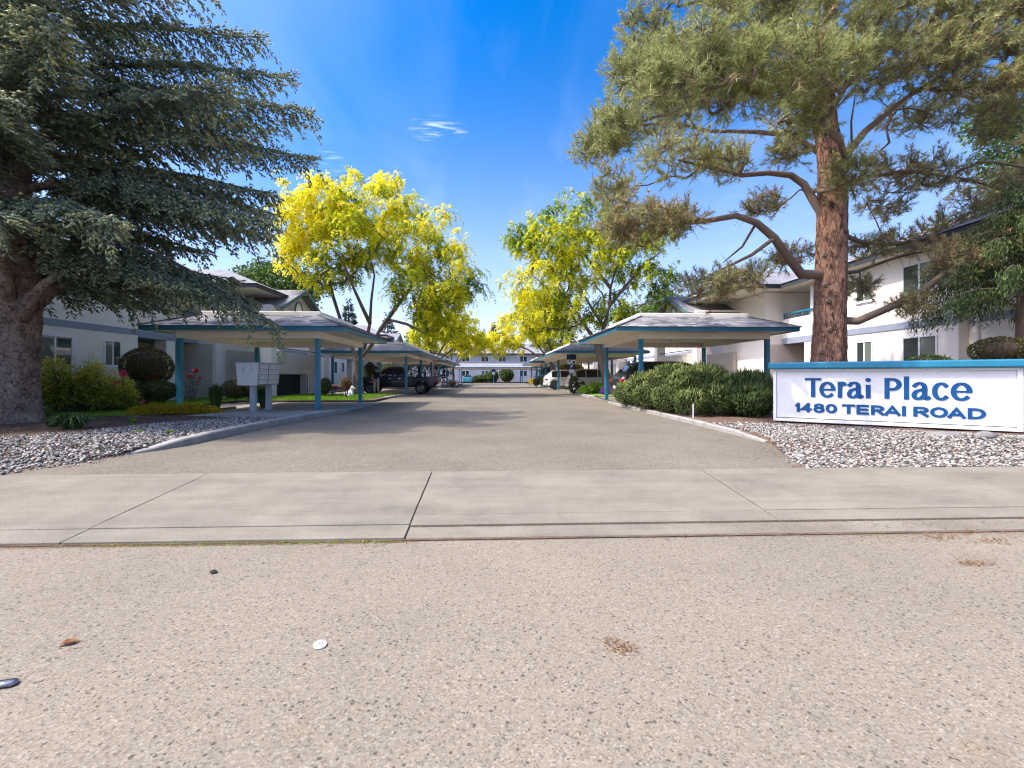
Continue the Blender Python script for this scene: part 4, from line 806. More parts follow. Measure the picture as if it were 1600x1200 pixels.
# ---------------------------------------------------------------- trees
class Skel:
    def __init__(s): s.p = []; s.par = []; s.lines = []; s.ok = []
    def line(s, pts, start=None, ok=True):
        idx = [] if start is None else [start]
        for q in pts: s.p.append(np.array(q, float)); s.par.append(idx[-1] if idx else -1); s.ok.append(ok); idx.append(len(s.p)-1)
        s.lines.append(idx); return idx
    def near(s, q, z=False):
        P = np.array(s.p); d = np.linalg.norm(P-np.array(q), axis=1); return int(d.argmin())
    def attach(s, t, m=4, sag=.0, up=.15, wob=.06, maxd=None):
        t = np.array(t, float); P = np.array(s.p); d = np.linalg.norm(P-t, axis=1)+np.where(P[:, 2] > t[2]+.3, .8, 0)+np.where(np.array(s.ok), 0, 50)
        i = int(d.argmin()); a = P[i]; L = np.linalg.norm(t-a)
        if L < .08: return None
        pr = s.par[i]; dirn = (a-P[pr])/max(1e-6, np.linalg.norm(a-P[pr])) if pr >= 0 else np.array([0, 0, 1.])
        c1 = a+dirn*L*.35+np.array([0, 0, up*L]); pts = []
        for k in range(1, m+1):
            u = k/m; q = (1-u)**2*a+2*u*(1-u)*c1+u*u*t+np.array([0, 0, -sag*L*math.sin(math.pi*u)])
            if k < m: q = q+rng.normal(size=3)*wob*L*.5
            pts.append(q)
        return s.line(pts, i)
    def radii(s, r0, e=2.3):
        N = len(s.p); a = np.zeros(N); ch = np.zeros(N, int)
        for i in range(N-1, -1, -1):
            if ch[i] == 0: a[i] = r0**e
            if s.par[i] >= 0: a[s.par[i]] += a[i]*1.0; ch[s.par[i]] = 1
        return a**(1/e)
    def wood(s, name, mat, parent, r0, rmax, skip=(), main={}):
        r = np.minimum(s.radii(r0), rmax); mb = MB()
        for li, idx in enumerate(s.lines):
            if li in skip or len(idx) < 2: continue
            rs = [r[i] for i in idx]
            if li in main: rs = [max(q, main[li]*(1-.72*k/(len(idx)-1))) for k, q in enumerate(rs)]
            if s.par[idx[1]] == idx[0]: rs[0] = min(rs[0], rs[1]*1.25)
            mb.tube([s.p[i] for i in idx], rs, 9 if rs[0] > .06 else (6 if rs[0] > .025 else 4), cap=False)
        return mb.build(name, mat, parent, W=True, smooth=True)
def trunk(name, mat, parent, pts, rs, n=40, sub=9, rough=.05, flute=0., seed=0):
    r = np.random.default_rng(seed); P = []; Rr = []
    for i in range(len(pts)-1):
        for k in range(sub): t = k/sub; P.append(tuple(np.array(pts[i])*(1-t)+np.array(pts[i+1])*t)); Rr.append(rs[i]*(1-t)+rs[i+1]*t)
    P.append(pts[-1]); Rr.append(rs[-1]); mb = MB().tube(P, Rr, n); K = len(P); ph = r.uniform(0, 6.28, 8)
    v = np.array(mb.v).reshape(K, n, 3); c = np.array(P)[:, None]; a = np.linspace(0, 6.283, n, endpoint=False)[None, :]; zz = np.arange(K)[:, None]*.35
    f = 1+flute*np.sin(3*a+ph[0]+zz*.2)*.5+flute*.6*np.sin(5*a+ph[1]-zz*.3)+rough*.6*np.sin(7*a+ph[2]+zz*1.7)*np.sin(zz*2.1+ph[3])+r.normal(0, rough*.45, (K, n))
    mb.v = [tuple(x) for x in (c+(v-c)*f[..., None]).reshape(-1, 3)]
    return mb.build(name, mat, parent, W=True, smooth=True)
def ell(lobes, N, shell=.55):
    """points in a union of ellipsoids, weighted to the outside; returns points and lobe index"""
    w = np.array([l[3]*l[4]*l[5] for l in lobes])**.7; k = rng.choice(len(lobes), N, p=w/w.sum()); D = rdir(N); q = rng.uniform(shell**3, 1, N)**(1/3)
    Lb = np.array([l[:6] for l in lobes])[k]; return Lb[:, :3]+D*q[:, None]*Lb[:, 3:6], k, D
def px_lobe(u, v, Y, ru, rv, rd=None, extra=()):
    c = at(u, v, Y); s = Y/FP; return (c[0], c[1], c[2], ru*s, (rd if rd else ru*s*.9), rv*s)+tuple(extra)
def locust(label, base, stems, lobes, nt, nl, tr, leafL=.175, group='yellow green honey locust trees'):
    t = thing('honey_locust_tree', label, 'tree', base, 0, group); sk = Skel()
    first = sk.line(stems[0][0]); lim = []
    for pts, _ in stems[1:]:
        i = sk.near(pts[0]); lim.append(sk.line(pts[1:], i))
    T, k, D = ell(lobes, nt, .35); T = T[np.argsort(np.linalg.norm(T-np.array(base), axis=1))]
    ends = [];
    for q in T:
        r = sk.attach(q, 4, 0, .12)
        if r: ends.append((sk.p[r[-1]], sk.p[r[-1]]-sk.p[r[-2]]))
    trunk('trunk', m_barkL, t, stems[0][0], stems[0][1], 20, 8, .035, .05, 4); sk.wood('branches', m_barkL, t, .012, tr, skip=(0,), main={i: .13 for i in range(1, len(stems))})
    # drooping sprays of leaves round every twig end, plus loose ones through the crown
    E = np.array([e[0] for e in ends]); EO = nrm(np.array([e[1] for e in ends])*np.array([1, 1, .35])); ns, nlv = nl
    Lb = np.array([l[:6] for l in lobes]); yl = np.array([l[6] for l in lobes])
    K = len(E)*ns; s0 = np.repeat(E, ns, 0)-np.repeat(EO, ns, 0)*rng.uniform(-.15, .75, (K, 1))+rng.normal(0, .17, (K, 3)); hd = nrm(np.repeat(EO, ns, 0)*.8+rdir(K)*np.array([1, 1, .4])); SL = rng.uniform(.35, .85, K)
    dd = (((s0[:, None]-Lb[None, :, :3])/Lb[None, :, 3:])**2).sum(2); kk = dd.argmin(1); nearq = np.sqrt(dd.min(1))
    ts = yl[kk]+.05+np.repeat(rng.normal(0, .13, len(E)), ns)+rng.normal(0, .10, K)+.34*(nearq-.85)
    u = np.tile(np.repeat((np.arange(nlv)+.5)/nlv, 2), K); sg = np.tile(np.array([-1., 1.]), K*nlv); R2 = nlv*2
    h2, S0, l2 = np.repeat(hd, R2, 0), np.repeat(s0, R2, 0), np.repeat(SL, R2)
    Ps = S0+h2*(l2*u*(1-.25*u))[:, None]; Ps[:, 2] -= l2*.75*u*u; tg = h2*(1-.5*u)[:, None]-np.c_[np.zeros((len(u), 2)), 1.5*u]; tg = nrm(tg); lat = nrm(np.cross(tg, np.array([0, 0, 1.])+rng.normal(0, .25, (len(u), 3))))
    Dd = nrm(tg*.65+lat*sg[:, None]*.8+np.array([0, 0, -.25])+rng.normal(0, .22, (len(u), 3))); U = nrm(np.cross(Dd, np.cross(tg, lat)+rdir(len(u))*.5))
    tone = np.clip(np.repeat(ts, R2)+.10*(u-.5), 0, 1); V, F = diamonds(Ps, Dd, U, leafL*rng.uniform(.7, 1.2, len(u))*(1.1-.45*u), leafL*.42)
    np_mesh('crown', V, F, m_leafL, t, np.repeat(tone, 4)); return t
# --- left locust by the carport
Y = 27.2; b = (-7.9, Y, .08)
locust('large yellow green honey locust rising behind the mailbox carport', b,
       [([b, at(559, 585, Y), at(560, 562, Y)], [.33, .25, .26]),
        ([at(560, 562, Y), at(548, 540, Y+.3), at(532, 500, Y+.5), at(520, 462, Y+.6), at(512, 420, Y+.4)], 0), ([at(560, 562, Y), at(572, 535, Y), at(578, 505, Y), at(580, 470, Y), at(585, 430, Y+.3), at(575, 390, Y)], 0),
        ([at(560, 562, Y), at(580, 540, Y-.4), at(594, 515, Y-.6), at(612, 488, Y-.8), at(640, 450, Y-1), at(668, 415, Y-1)], 0), ([at(578, 505, Y), at(566, 480, Y-1), at(548, 440, Y-1.6), at(530, 400, Y-2)], 0), ([at(594, 515, Y-.6), at(620, 480, Y+1), at(650, 440, Y+2), at(670, 400, Y+2.5)], 0)],
       [px_lobe(500, 325, Y, 62, 46, 3.2, (.84,)), px_lobe(470, 350, Y, 34, 60, 2.4, (.86,)), px_lobe(575, 325, Y, 80, 42, 3.6, (.68,)), px_lobe(655, 370, Y, 72, 52, 3.4, (.72,)), px_lobe(690, 440, Y, 46, 74, 2.8, (.60,)), px_lobe(562, 378, Y, 66, 46, 3.4, (.55,)), px_lobe(650, 455, Y, 44, 46, 3.0, (.42,)), px_lobe(695, 510, Y, 38, 40, 2.2, (.62,)), px_lobe(515, 420, Y, 42, 36, 2.4, (.50,)), px_lobe(738, 440, Y, 26, 22, 1.4, (.42,)), px_lobe(600, 280, Y, 26, 16, 1.2, (.8,)), px_lobe(455, 395, Y, 22, 34, 1.4, (.84,))], 600, (10, 8), .17)
# --- right locust behind the juniper
Y = 28.6; b = (7.35, Y, .12)
locust('honey locust with a leaning trunk behind the juniper and the pine boughs', b,
       [([b, at(946, 585, Y), at(937, 552, Y), at(934, 535, Y)], [.32, .27, .26, .25]),
        ([at(934, 535, Y), at(918, 515, Y-.2), at(905, 495, Y-.4), at(885, 465, Y-.6), at(868, 430, Y-.8), at(850, 400, Y-1)], 0), ([at(934, 535, Y), at(944, 510, Y), at(952, 478, Y), at(954, 450, Y), at(965, 410, Y), at(975, 375, Y)], 0),
        ([at(954, 450, Y), at(930, 420, Y+.8), at(908, 390, Y+1.4), at(890, 350, Y+1.5)], 0), ([at(944, 510, Y), at(930, 490, Y-1), at(918, 470, Y-1.6), at(900, 440, Y-2)], 0), ([at(952, 478, Y), at(975, 450, Y-.6), at(1000, 420, Y-1), at(1030, 395, Y-1.2)], 0)],
       [px_lobe(905, 345, Y, 78, 32, 3.0, (.34,)), px_lobe(860, 375, Y, 66, 34, 3.0, (.46,)), px_lobe(840, 440, Y, 58, 44, 2.8, (.66,)), px_lobe(915, 400, Y, 72, 42, 3.2, (.55,)), px_lobe(990, 405, Y, 58, 45, 2.8, (.36,)), px_lobe(835, 490, Y, 46, 40, 2.4, (.68,)), px_lobe(888, 480, Y, 50, 42, 2.6, (.50,)), px_lobe(1035, 440, Y, 26, 40, 1.6, (.24,)), px_lobe(960, 480, Y, 50, 34, 2.2, (.32,)), px_lobe(815, 372, Y, 32, 24, 1.6, (.28,)), px_lobe(875, 310, Y, 28, 14, 1.2, (.36,)), px_lobe(1000, 360, Y, 60, 30, 2.5, (.4,))], 500, (9, 8), .15)
# --- locusts farther along the drive
def small_locust(label, x, Y, lobes, nt=150, tr=.12):
    b = (x, Y, .08); h = min(l[2] for l in lobes)
    tops = [l[:3] for l in lobes[:4]]
    f = (x, Y, 2.4); st = [([b, (x+.05, Y, 1.3), f], [.24, .2, .19])]+[([f, tuple(np.array(f)*.5+np.array(q)*.5+np.array([0, 0, .4])), q], 0) for q in tops]
    locust(label, b, st, lobes, nt, (7, 6), tr, .28)
Y = 46; small_locust('bright yellow honey locust beyond the pickup carport', -5.9, 45.0, [px_lobe(715, 515, Y, 44, 30, 2.4, (.74,)), px_lobe(690, 480, Y, 40, 40, 2.6, (.66,)), px_lobe(738, 535, Y, 32, 20, 1.6, (.82,)), px_lobe(665, 520, Y, 30, 28, 2, (.6,))], 190)
Y = 48.2; small_locust('bright yellow honey locust beyond the pale hatchbacks', 6.4, 48.2, [px_lobe(812, 515, Y, 44, 34, 2.6, (.76,)), px_lobe(846, 478, Y, 42, 44, 2.8, (.62,)), px_lobe(782, 532, Y, 28, 22, 1.8, (.8,)), px_lobe(860, 520, Y, 34, 26, 2, (.5,))], 210)
Y = 68; small_locust('most distant yellow honey locust before the far end block', -5.9, 67.5, [px_lobe(752, 536, Y, 26, 16, 2.2, (.72,)), px_lobe(728, 545, Y, 18, 14, 1.8, (.7,)), px_lobe(700, 530, Y, 28, 22, 2, (.55,))], 110)

# --- blue spruce on the left
def spruce():
    X0, Y0 = -11.72, 11.6; t = thing('spruce_tree', 'massive blue spruce with a thick grey trunk at the gravel bed', 'tree', (X0, Y0, .08))
    cx_ = lambda z: X0-.25+.03*z
    trunk('trunk', m_barkS, t, [(X0-.02, Y0, -.05), (X0-.06, Y0, .35), (X0-.1, Y0, 1.0), (X0-.1, Y0, 2.0), (X0-.05, Y0, 2.9), (X0-.06, Y0, 3.4), (X0-.1, Y0, 4.6), (X0-.1, Y0, 8), (X0-.1, Y0, 15.5)], [.68, .58, .54, .54, .56, .58, .46, .36, .04], 56, 10, .035, .05, 2)
    kn = MB()
    for k in range(26):
        a = random.uniform(-2.6, .6); z = random.uniform(.4, 3.9); r = .53; p = (X0-.08+r*math.cos(a), Y0+r*math.sin(a), z); kn.blob(p, (.06, .06, .05), 8, 6, .12, k)
    kn.build('branch_stub', m_barkS, t, W=True, smooth=True, kind='stuff')
    wood = MB(); SP, SD, ST = [], [], []; gold = 2.399963
    zs = list(np.linspace(3.4, 8.2, 74))+list(np.linspace(8.3, 15.0, 54))
    for i, z in enumerate(zs):
        az = i*gold+random.uniform(-.3, .3); prof = float(np.interp(z, [3.4, 4.5, 6.0, 7.6, 8.6, 9.8, 12, 15.2], [5.4, 6.0, 6.6, 6.9, 6.4, 5.6, 3.8, .6])); L = prof*random.uniform(.82, 1.06)
        dx, dy = math.cos(az), math.sin(az)
        if z < 4.25 and dy < -.3: continue
        L *= .42+.58*abs(dx)**1.4
        dv = np.array([dx, dy, 0]); sv_ = np.array([-dy, dx, 0]); droop = random.uniform(.040, .068)*(1.25 if z < 5 else 1.) ; rise = random.uniform(.10, .3)
        if z > 6.3: rise, droop = random.uniform(.2, .48), random.uniform(.034, .056)
        def pt(r): return np.array([cx_(z), Y0, z])+dv*r+np.array([0, 0, rise*r-droop*r*r+.10*max(0, r-L*.78)**2])
        n_ = 9; wood.tube([pt(L*k/n_) for k in range(n_+1)], [.085*(1-k/n_)*(L/6)+.010 for k in range(n_+1)], 6, cap=False)
        r = max(.9, L*.20)
        while r < L:
            base = pt(r); tan = nrm(pt(min(L, r+.1))-pt(r-.1))
            for sg in (-1, 1, 0):
                ll_ = (.30+.42*(L-r))*random.uniform(.7, 1.15); ll_ = min(ll_, 1.25)
                if sg == 0:
                    if random.random() < .25: continue
                    ll_ = random.uniform(.35, .85); d = nrm(tan*.5+np.array([0, 0, -.9])+rng.normal(size=3)*.15)
                else: d = nrm(tan*.75+sv_*sg*.75+np.array([0, 0, -.26])+rng.normal(size=3)*.10)
                k = max(2, int(ll_/.10))
                for j in range(k):
                    f = (j+.5)/k; q = base+d*ll_*f+np.array([0, 0, -.22*(ll_*f)**2]); 
                    dn = nrm(d+np.array([0, 0, -.44*ll_*f])); lat = nrm(np.cross(dn, np.array([0, 0, 1.])))
                    for s2 in (-1, 1):
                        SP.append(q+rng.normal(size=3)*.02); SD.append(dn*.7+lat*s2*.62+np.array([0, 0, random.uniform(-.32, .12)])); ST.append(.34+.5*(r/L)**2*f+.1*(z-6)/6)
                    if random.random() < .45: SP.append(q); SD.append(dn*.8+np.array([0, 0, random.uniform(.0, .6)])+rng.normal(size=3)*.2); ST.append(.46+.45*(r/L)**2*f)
                SP.append(base+d*ll_*.9); SD.append(d); ST.append(.85)
            r += (.40 if (z > 11.2 or dx < -.3) else .118)
        for k in range(4): SP.append(pt(L*.97)); SD.append(nrm(pt(L)-pt(L-.2))+rng.normal(size=3)*.35); ST.append(.8)
    # big bare lower limbs at the top of the visible trunk
    for a, L, z in ((-.35, 2.0, 3.05), (-.9, 1.6, 3.5), (2.6, 2.2, 3.3), (-2.2, 1.7, 3.6), (.5, 2., 3.4)):
        d = np.array([math.cos(a), math.sin(a), 0]); wood.tube([np.array([X0, Y0, z-.5])+d*.35, np.array([X0, Y0, z])+d*.75, np.array([X0, Y0, z+.35])+d*1.3, np.array([X0, Y0, z+.6])+d*L], [.17, .13, .09, .05], 10)
    wood.build('branches', m_barkS, t, W=True, smooth=True)
    P = np.array(SP); D = nrm(np.array(SD)); tone = np.clip(np.array(ST)+rng.normal(0, .05, len(P)), 0, 1)
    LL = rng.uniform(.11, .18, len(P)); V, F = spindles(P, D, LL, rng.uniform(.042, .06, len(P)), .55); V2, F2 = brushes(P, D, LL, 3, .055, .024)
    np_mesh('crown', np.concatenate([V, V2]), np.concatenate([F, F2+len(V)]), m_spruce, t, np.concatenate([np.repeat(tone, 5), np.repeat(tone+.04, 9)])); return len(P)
print('spruce shoots', spruce())

# --- pine on the right
def pine():
    Yp = 12.9; b = (at(1292, 640, Yp)[0], Yp, .06); t = thing('pine_tree', 'old pine with flaking red brown bark behind the entrance sign', 'tree', b)
    tp = [b, at(1294, 565, Yp), at(1297, 500, Yp), at(1299, 430, Yp), at(1300, 360, Yp), at(1301, 300, Yp), at(1298, 250, Yp), at(1291, 200, Yp), at(1288, 140, Yp), at(1296, 60, Yp), at(1300, -60, Yp), at(1302, -160, Yp)]
    tr_ = [.50, .445, .405, .39, .385, .365, .33, .29, .24, .19, .11, .04]
    trunk('trunk', m_barkP, t, tp, tr_, 48, 9, .05, .03, 8)
    kn = MB()
    for u, v in ((1290, 398), (1313, 400), (1292, 445), (1298, 515), (1286, 550), (1305, 555), (1314, 447), (1296, 470)):
        p = at(u, v, Yp-.375); kn.lathe([(.0, .012), (.03, .0), (.055, .004), (.085, .04), (.05, .05)], (p[0], p[1]-.0, p[2]), 'y', 12)
    kn.build('branch_scar', m_limbP, t, W=True, smooth=True, kind='stuff')
    sk = Skel(); sk.line(tp, ok=True)
    for i in range(6): sk.ok[i] = False
    A_ = lambda L, dz: [at(u, v, Yp+d) for u, v, d in L]
    limbs = [[(1284, 444, .05), (1252, 428, -.1), (1230, 400, -.3), (1210, 372, -.5), (1182, 348, -.5), (1150, 337, -.6), (1105, 345, -.7), (1060, 350, -.9), (1015, 350, -1.1)],
             [(1285, 345, 0), (1270, 312, .1), (1256, 288, .2), (1236, 274, .2), (1200, 270, 0), (1160, 274, -.2), (1110, 262, -.4), (1060, 250, -.6)],
             [(1308, 518, .0), (1340, 502, -.3), (1400, 476, -.6), (1440, 455, -.8), (1480, 425, -1.), (1540, 392, -1.2), (1600, 365, -1.4), (1660, 350, -1.6)],
             [(1306, 255, 0), (1330, 232, -.2), (1352, 205, -.4), (1385, 178, -.6), (1418, 152, -.9), (1460, 125, -1.3)],
             [(1315, 390, 0), (1345, 378, .4), (1400, 382, .8), (1460, 372, 1.2), (1520, 350, 1.6)],
             [(1296, 235, 0), (1240, 212, .6), (1180, 206, 1.), (1110, 205, 1.2), (1040, 190, 1.2), (980, 200, 1.1)],
             [(1290, 170, 0), (1230, 130, -1.6), (1180, 110, -3.0), (1120, 105, -3.6), (1060, 110, -3.6), (1000, 115, -3.4)], [(1290, 150, 0), (1200, 95, 1.2), (1100, 80, 2), (1010, 95, 2.2)],
             [(1296, 100, 0), (1380, 70, -.8), (1460, 60, -1.6), (1560, 90, -2.2)], [(1304, 300, 0), (1360, 275, .6), (1430, 268, 1.2), (1510, 280, 1.6), (1580, 300, 1.8)],
             [(1303, 275, 0), (1324, 262, .3), (1331, 235, .4), (1330, 190, .5), (1336, 150, .5)], [(1290, 120, 0), (1260, 60, -2.), (1220, 30, -3.), (1180, 10, -3.6)], [(1300, 20, 0), (1400, -30, 0), (1500, -20, .5)], [(1300, 0, 0), (1180, -20, .4), (1060, 10, .8)],
             [(1304, 420, .2), (1340, 424, 1.0), (1400, 402, 1.4), (1470, 388, 1.6)]]
    lines = []
    for L in limbs:
        P = A_(L, 0); i = sk.near(P[0]); lines.append(sk.line(P[1:], i))
    sub = [[(1205, 372, -.5), (1175, 398, -.7), (1140, 415, -.9), (1100, 435, -1.0), (1065, 448, -1.)], [(1188, 352, -.5), (1160, 385, -.2), (1130, 410, 0)]]
    for L in sub:
        P = A_(L, 0); sk.line(P[1:], sk.near(P[0]))
    pads = [(1000, 105, 1.6, 50, 38, .5), (1000, 112, -3.2, 44, 30, .46), (1075, 95, -3.6, 62, 34, .46), (1140, 130, -3.8, 62, 40, .44), (1215, 100, -4.0, 70, 46, .44), (965, 205, -3.0, 36, 26, .48), (1120, 110, .6, 70, 40, .5), (1210, 140, .8, 60, 40, .52), (1040, 140, -4.4, 44, 30, .46), (950, 205, 1.1, 46, 34, .5), (1030, 190, 1.0, 60, 36, .5), (1060, 250, -.6, 66, 30, .54), (1140, 255, -.2, 46, 22, .58), (920, 235, 1., 26, 22, .5),
            (955, 290, .4, 32, 28, .56), (1000, 345, -1.0, 62, 34, .68), (960, 360, -.8, 36, 26, .66), (1060, 350, -.8, 40, 20, .7), (1110, 448, -1., 46, 18, .68), (1165, 436, -.6, 30, 16, .7), (1250, 185, -1.6, 40, 34, .52), (1290, 110, -2.4, 60, 50, .5), (1390, 100, -1.4, 70, 40, .58), (1470, 90, -1.6, 70, 46, .6), (1560, 110, -2., 60, 50, .6),
            (1570, 190, -1, 46, 44, .62), (1470, 268, 1.2, 60, 26, .66), (1400, 265, 1., 46, 18, .66), (1550, 300, 1.6, 56, 32, .68), (1510, 345, 1.6, 60, 22, .72), (1440, 378, 1.2, 56, 16, .72), (1360, 385, .8, 34, 14, .7), (1325, 270, -1.2, 26, 44, .6), (1500, 410, -1.1, 50, 22, .74), (1580, 370, -1.3, 40, 26, .7), (1345, 452, 1.0, 26, 14, .72), (1420, 480, -.7, 26, 12, .74),
            (1080, 40, 1.6, 80, 36, .5), (1180, 20, -3.2, 80, 44, .5), (1010, 45, 2, 40, 30, .5), (1300, 20, -1.5, 90, 50, .5), (1420, 20, -1.2, 90, 50, .55), (1530, 20, -1.6, 80, 60, .58), (1620, 60, -2, 50, 80, .6), (1640, 220, 0, 46, 80, .64), (1640, 330, 1, 40, 50, .68), (1230, 240, .6, 34, 14, .6), (1190, 320, .8, 30, 12, .7), (1240, 400, .8, 30, 12, .72), (1390, 320, 1.4, 40, 16, .7),
            (1300, -60, 0, 120, 40, .5), (1180, -40, 0, 90, 40, .5), (1440, -50, 0, 90, 40, .5), (1300, -140, 0, 60, 40, .5), (1080, 140, 1.8, 50, 30, .52), (1500, 170, .8, 56, 30, .6), (1420, 185, 1., 40, 22, .62)]
    Tg, tn = [], []
    for u, v, d, ru, rv, tone in pads:
        Yd = Yp+d; c = np.array(at(u, v, Yd)); s = Yd/FP; k = int((14+ru*rv/62)*(.78 if u > 1310 and v > 140 else .88)); Rr = np.array([ru*s, min(1.5, ru*s*.9), rv*s])
        for q in range(k): Tg.append(c+rdir(1)[0]*Rr*random.uniform(.25, 1)**.5); tn.append(tone)
    Tg = np.array(Tg); tn = np.array(tn); ax = np.array([at(1298, 300, Yp)[0], Yp]); o = np.argsort(np.linalg.norm(Tg[:, :2]-ax, axis=1)); Tg, tn = Tg[o], tn[o]
    TP, TD, TT = [], [], []; tw = MB()
    for q, tone in zip(Tg, tn):
        r = sk.attach(q, 4, .03, .05, .09)
        if not r: continue
        e = sk.p[r[-1]]; d0 = nrm(e-sk.p[r[-2]])
        for k in range(6):
            d = nrm(d0*.55+rdir(1)[0]*.85+np.array([0, 0, .25])); L = random.uniform(.15, .42); s = e-d0*random.uniform(0, .35)
            tw.tube([s, s+d*L], [.008, .006], 3, cap=False); TP.append(s+d*L*.75); TD.append(nrm(d+np.array([0, 0, .25]))); TT.append(tone+random.gauss(0, .075))
        TP.append(e); TD.append(d0); TT.append(tone)
    # dead bare twiglets under the canopy
    PP = np.array(sk.p); cand = [i for i in range(len(PP)) if sk.par[i] >= 0 and 3.2 < PP[i][2] < 8 and i > 12]
    for i in random.sample(cand, min(360, len(cand))):
        d = nrm(rdir(1)[0]+np.array([0, 0, -.35])); p = PP[i]; L = random.uniform(.25, .8); m_ = p+d*L*.5+rng.normal(size=3)*.05
        tw.tube([p, m_, p+d*L+rng.normal(size=3)*.08], [.009, .007, .004], 4, cap=False)
        if random.random() < .3: TP.append(p+d*L); TD.append(d); TT.append(.76)
    sk.wood('branches', m_limbP, t, .010, .12, skip=(0,), main={1: .15, 2: .13, 3: .125, 4: .13, 5: .07, 6: .09, 7: .08, 8: .08, 9: .09, 10: .08, 11: .06, 15: .07, 16: .06, 17: .05}); tw.build('twigs', m_twig, t, W=True)
    TP, TD, TT = np.array(TP), np.array(TD), np.array(TT); m_ = 34; N = len(TP)
    P = np.repeat(TP, m_, 0)+np.repeat(TD, m_, 0)*rng.uniform(-.05, .20, (N*m_, 1)); D = nrm(np.repeat(TD, m_, 0)*.75+rdir(N*m_)*.85)
    V, F = needles(P, D, rng.uniform(.10, .19, N*m_), .0145); np_mesh('crown', V, F, m_pine, t, np.repeat(np.clip(np.repeat(TT, m_), 0, 1), 3)); return N
print('pine tufts', pine())

# --- background trees
def bushy(name, label, base, lobes, N, mat, leaf, bark_=None, cat='tree', group=None, hang=.2):
    t = thing(name, label, cat, base, 0, group); sk = Skel(); h = max(l[2] for l in lobes); c0 = np.mean([l[:3] for l in lobes], 0)
    mid = (base[0]*.6+c0[0]*.4, base[1]*.6+c0[1]*.4, base[2]+(c0[2]-base[2])*.5); sk.line([base, tuple((np.array(base)+np.array(mid))/2), mid, (c0[0], c0[1], c0[2]), (c0[0], c0[1], (h+c0[2])/2)])
    T, k, D = ell(lobes, max(20, N//400), .3)
    for q in T[np.argsort(np.linalg.norm(T-np.array(base), axis=1))]: sk.attach(q, 3, 0, .15)
    hh = h-base[2]; sk.wood('trunk', bark_ or m_barkD, t, .012+.002*hh, .035*hh+.02)
    P, k, D = ell(lobes, N, .45); cl = rng.integers(0, max(6, N//60), N); cc = rng.normal(size=(max(6, N//60), 3))*leaf*1.5; P = P+cc[cl]*.6
    Dd = nrm(D*.6+rdir(N)*.8+np.array([0, 0, -hang])); U, _ = sides(Dd); V, F = diamonds(P, Dd, U, leaf*rng.uniform(.6, 1.3, N), leaf*.5); np_mesh('crown', V, F, mat, t); return t
def conifer(label, x, y, h, r, N, group='dark conifers behind the buildings'):
    t = thing('conifer_tree', label, 'tree', (x, y, 0), 0, group); MB().tube([(x, y, -.1), (x, y, h*.5), (x, y, h*.97)], [.03*h, .02*h, .004*h], 8).build('trunk', m_barkD, t, W=True)
    f = rng.uniform(0, 1, N)**.6; z = h*(1-f*.93); tier = np.round(z/h*13)/13*h; a = rng.integers(0, 15, N)*2.39996+tier*7+rng.normal(0, .17, N); q = rng.uniform(.25, 1, N)**.6; R_ = r*f*q*(1+.22*np.sin(a*3+tier*5))
    P = np.c_[x+R_*np.cos(a), y+R_*np.sin(a), tier-.28*R_+rng.normal(0, h*.018, N)]; D = nrm(np.c_[np.cos(a), np.sin(a), rng.normal(-.35, .3, N)]+rng.normal(0, .35, (N, 3)))
    V, F = spindles(P, D, h*.055*rng.uniform(.6, 1.3, N), h*.013); np_mesh('crown', V, F, m_dkcon, t)
for lab, u, vt, Yd, r in (('dark conifer between the left carports and the far roofs', 655, 492, 62, 5.2), ('slim dark conifer left of the first dark conifer', 606, 492, 66, 4.6), ('dark spreading conifer behind the right hand locust', 878, 470, 66, 4.4), ('small dark conifer above the far end roof', 771, 505, 112, 3.2), ('tiny conifer tip above the far end roof', 756, 516, 125, 2.6), ('dark conifer beside the gable on the sunlit side', 975, 470, 60, 3.), ('dark conifer behind the yellow locust at the far end', 845, 500, 96, 5.), ('dark conifer behind the gable by the large locust', 545, 470, 58, 3.)):
    p = at(u, vt, Yd); conifer(lab, p[0], Yd, p[2], r, 3600)
def bz(u, v, Y): p = at(u, v, Y); return (p[0], Y, 0)
bushy('broadleaf_tree', 'green broadleaf tree above the left gable roof', bz(432, 600, 46), [px_lobe(432, 440, 46, 46, 28, 3, ()), px_lobe(400, 450, 46, 34, 26, 3, ()), px_lobe(470, 452, 46, 26, 24, 2.5, ()), px_lobe(430, 480, 46, 50, 30, 3, ())], 9000, m_green, .42, group='broadleaf trees behind the buildings')
bushy('broadleaf_tree', 'bright green broadleaf tree showing between the pine boughs', bz(1590, 600, 24), [px_lobe(1560, 190, 24, 40, 30, 1.6, ()), px_lobe(1600, 250, 24, 50, 70, 2., ()), px_lobe(1640, 300, 24, 70, 90, 2.4, ()), px_lobe(1585, 330, 24, 36, 40, 1.6, ())], 12000, m_green, .26, group='broadleaf trees behind the buildings')
bushy('broadleaf_tree', 'green broadleaf tree beyond the sunlit gable', bz(1045, 600, 52), [px_lobe(1040, 478, 52, 26, 26, 2.4, ()), px_lobe(1015, 495, 52, 26, 20, 2, ())], 5000, m_green, .3, group='broadleaf trees behind the buildings')
for i, (x, y, h, r) in enumerate(((-42, 118, 9, 8), (-26, 124, 10, 9), (-8, 128, 8.5, 9), (12, 126, 9, 9), (30, 120, 10, 9), (48, 116, 9, 8))):
    bushy('broadleaf_tree', ('broadleaf tree in the row beyond the far end block'), (x, y, 0), [(x, y, h*.55, r, 4, h*.45)], 1800, m_green, 1.1, group='tree row beyond the far end block')
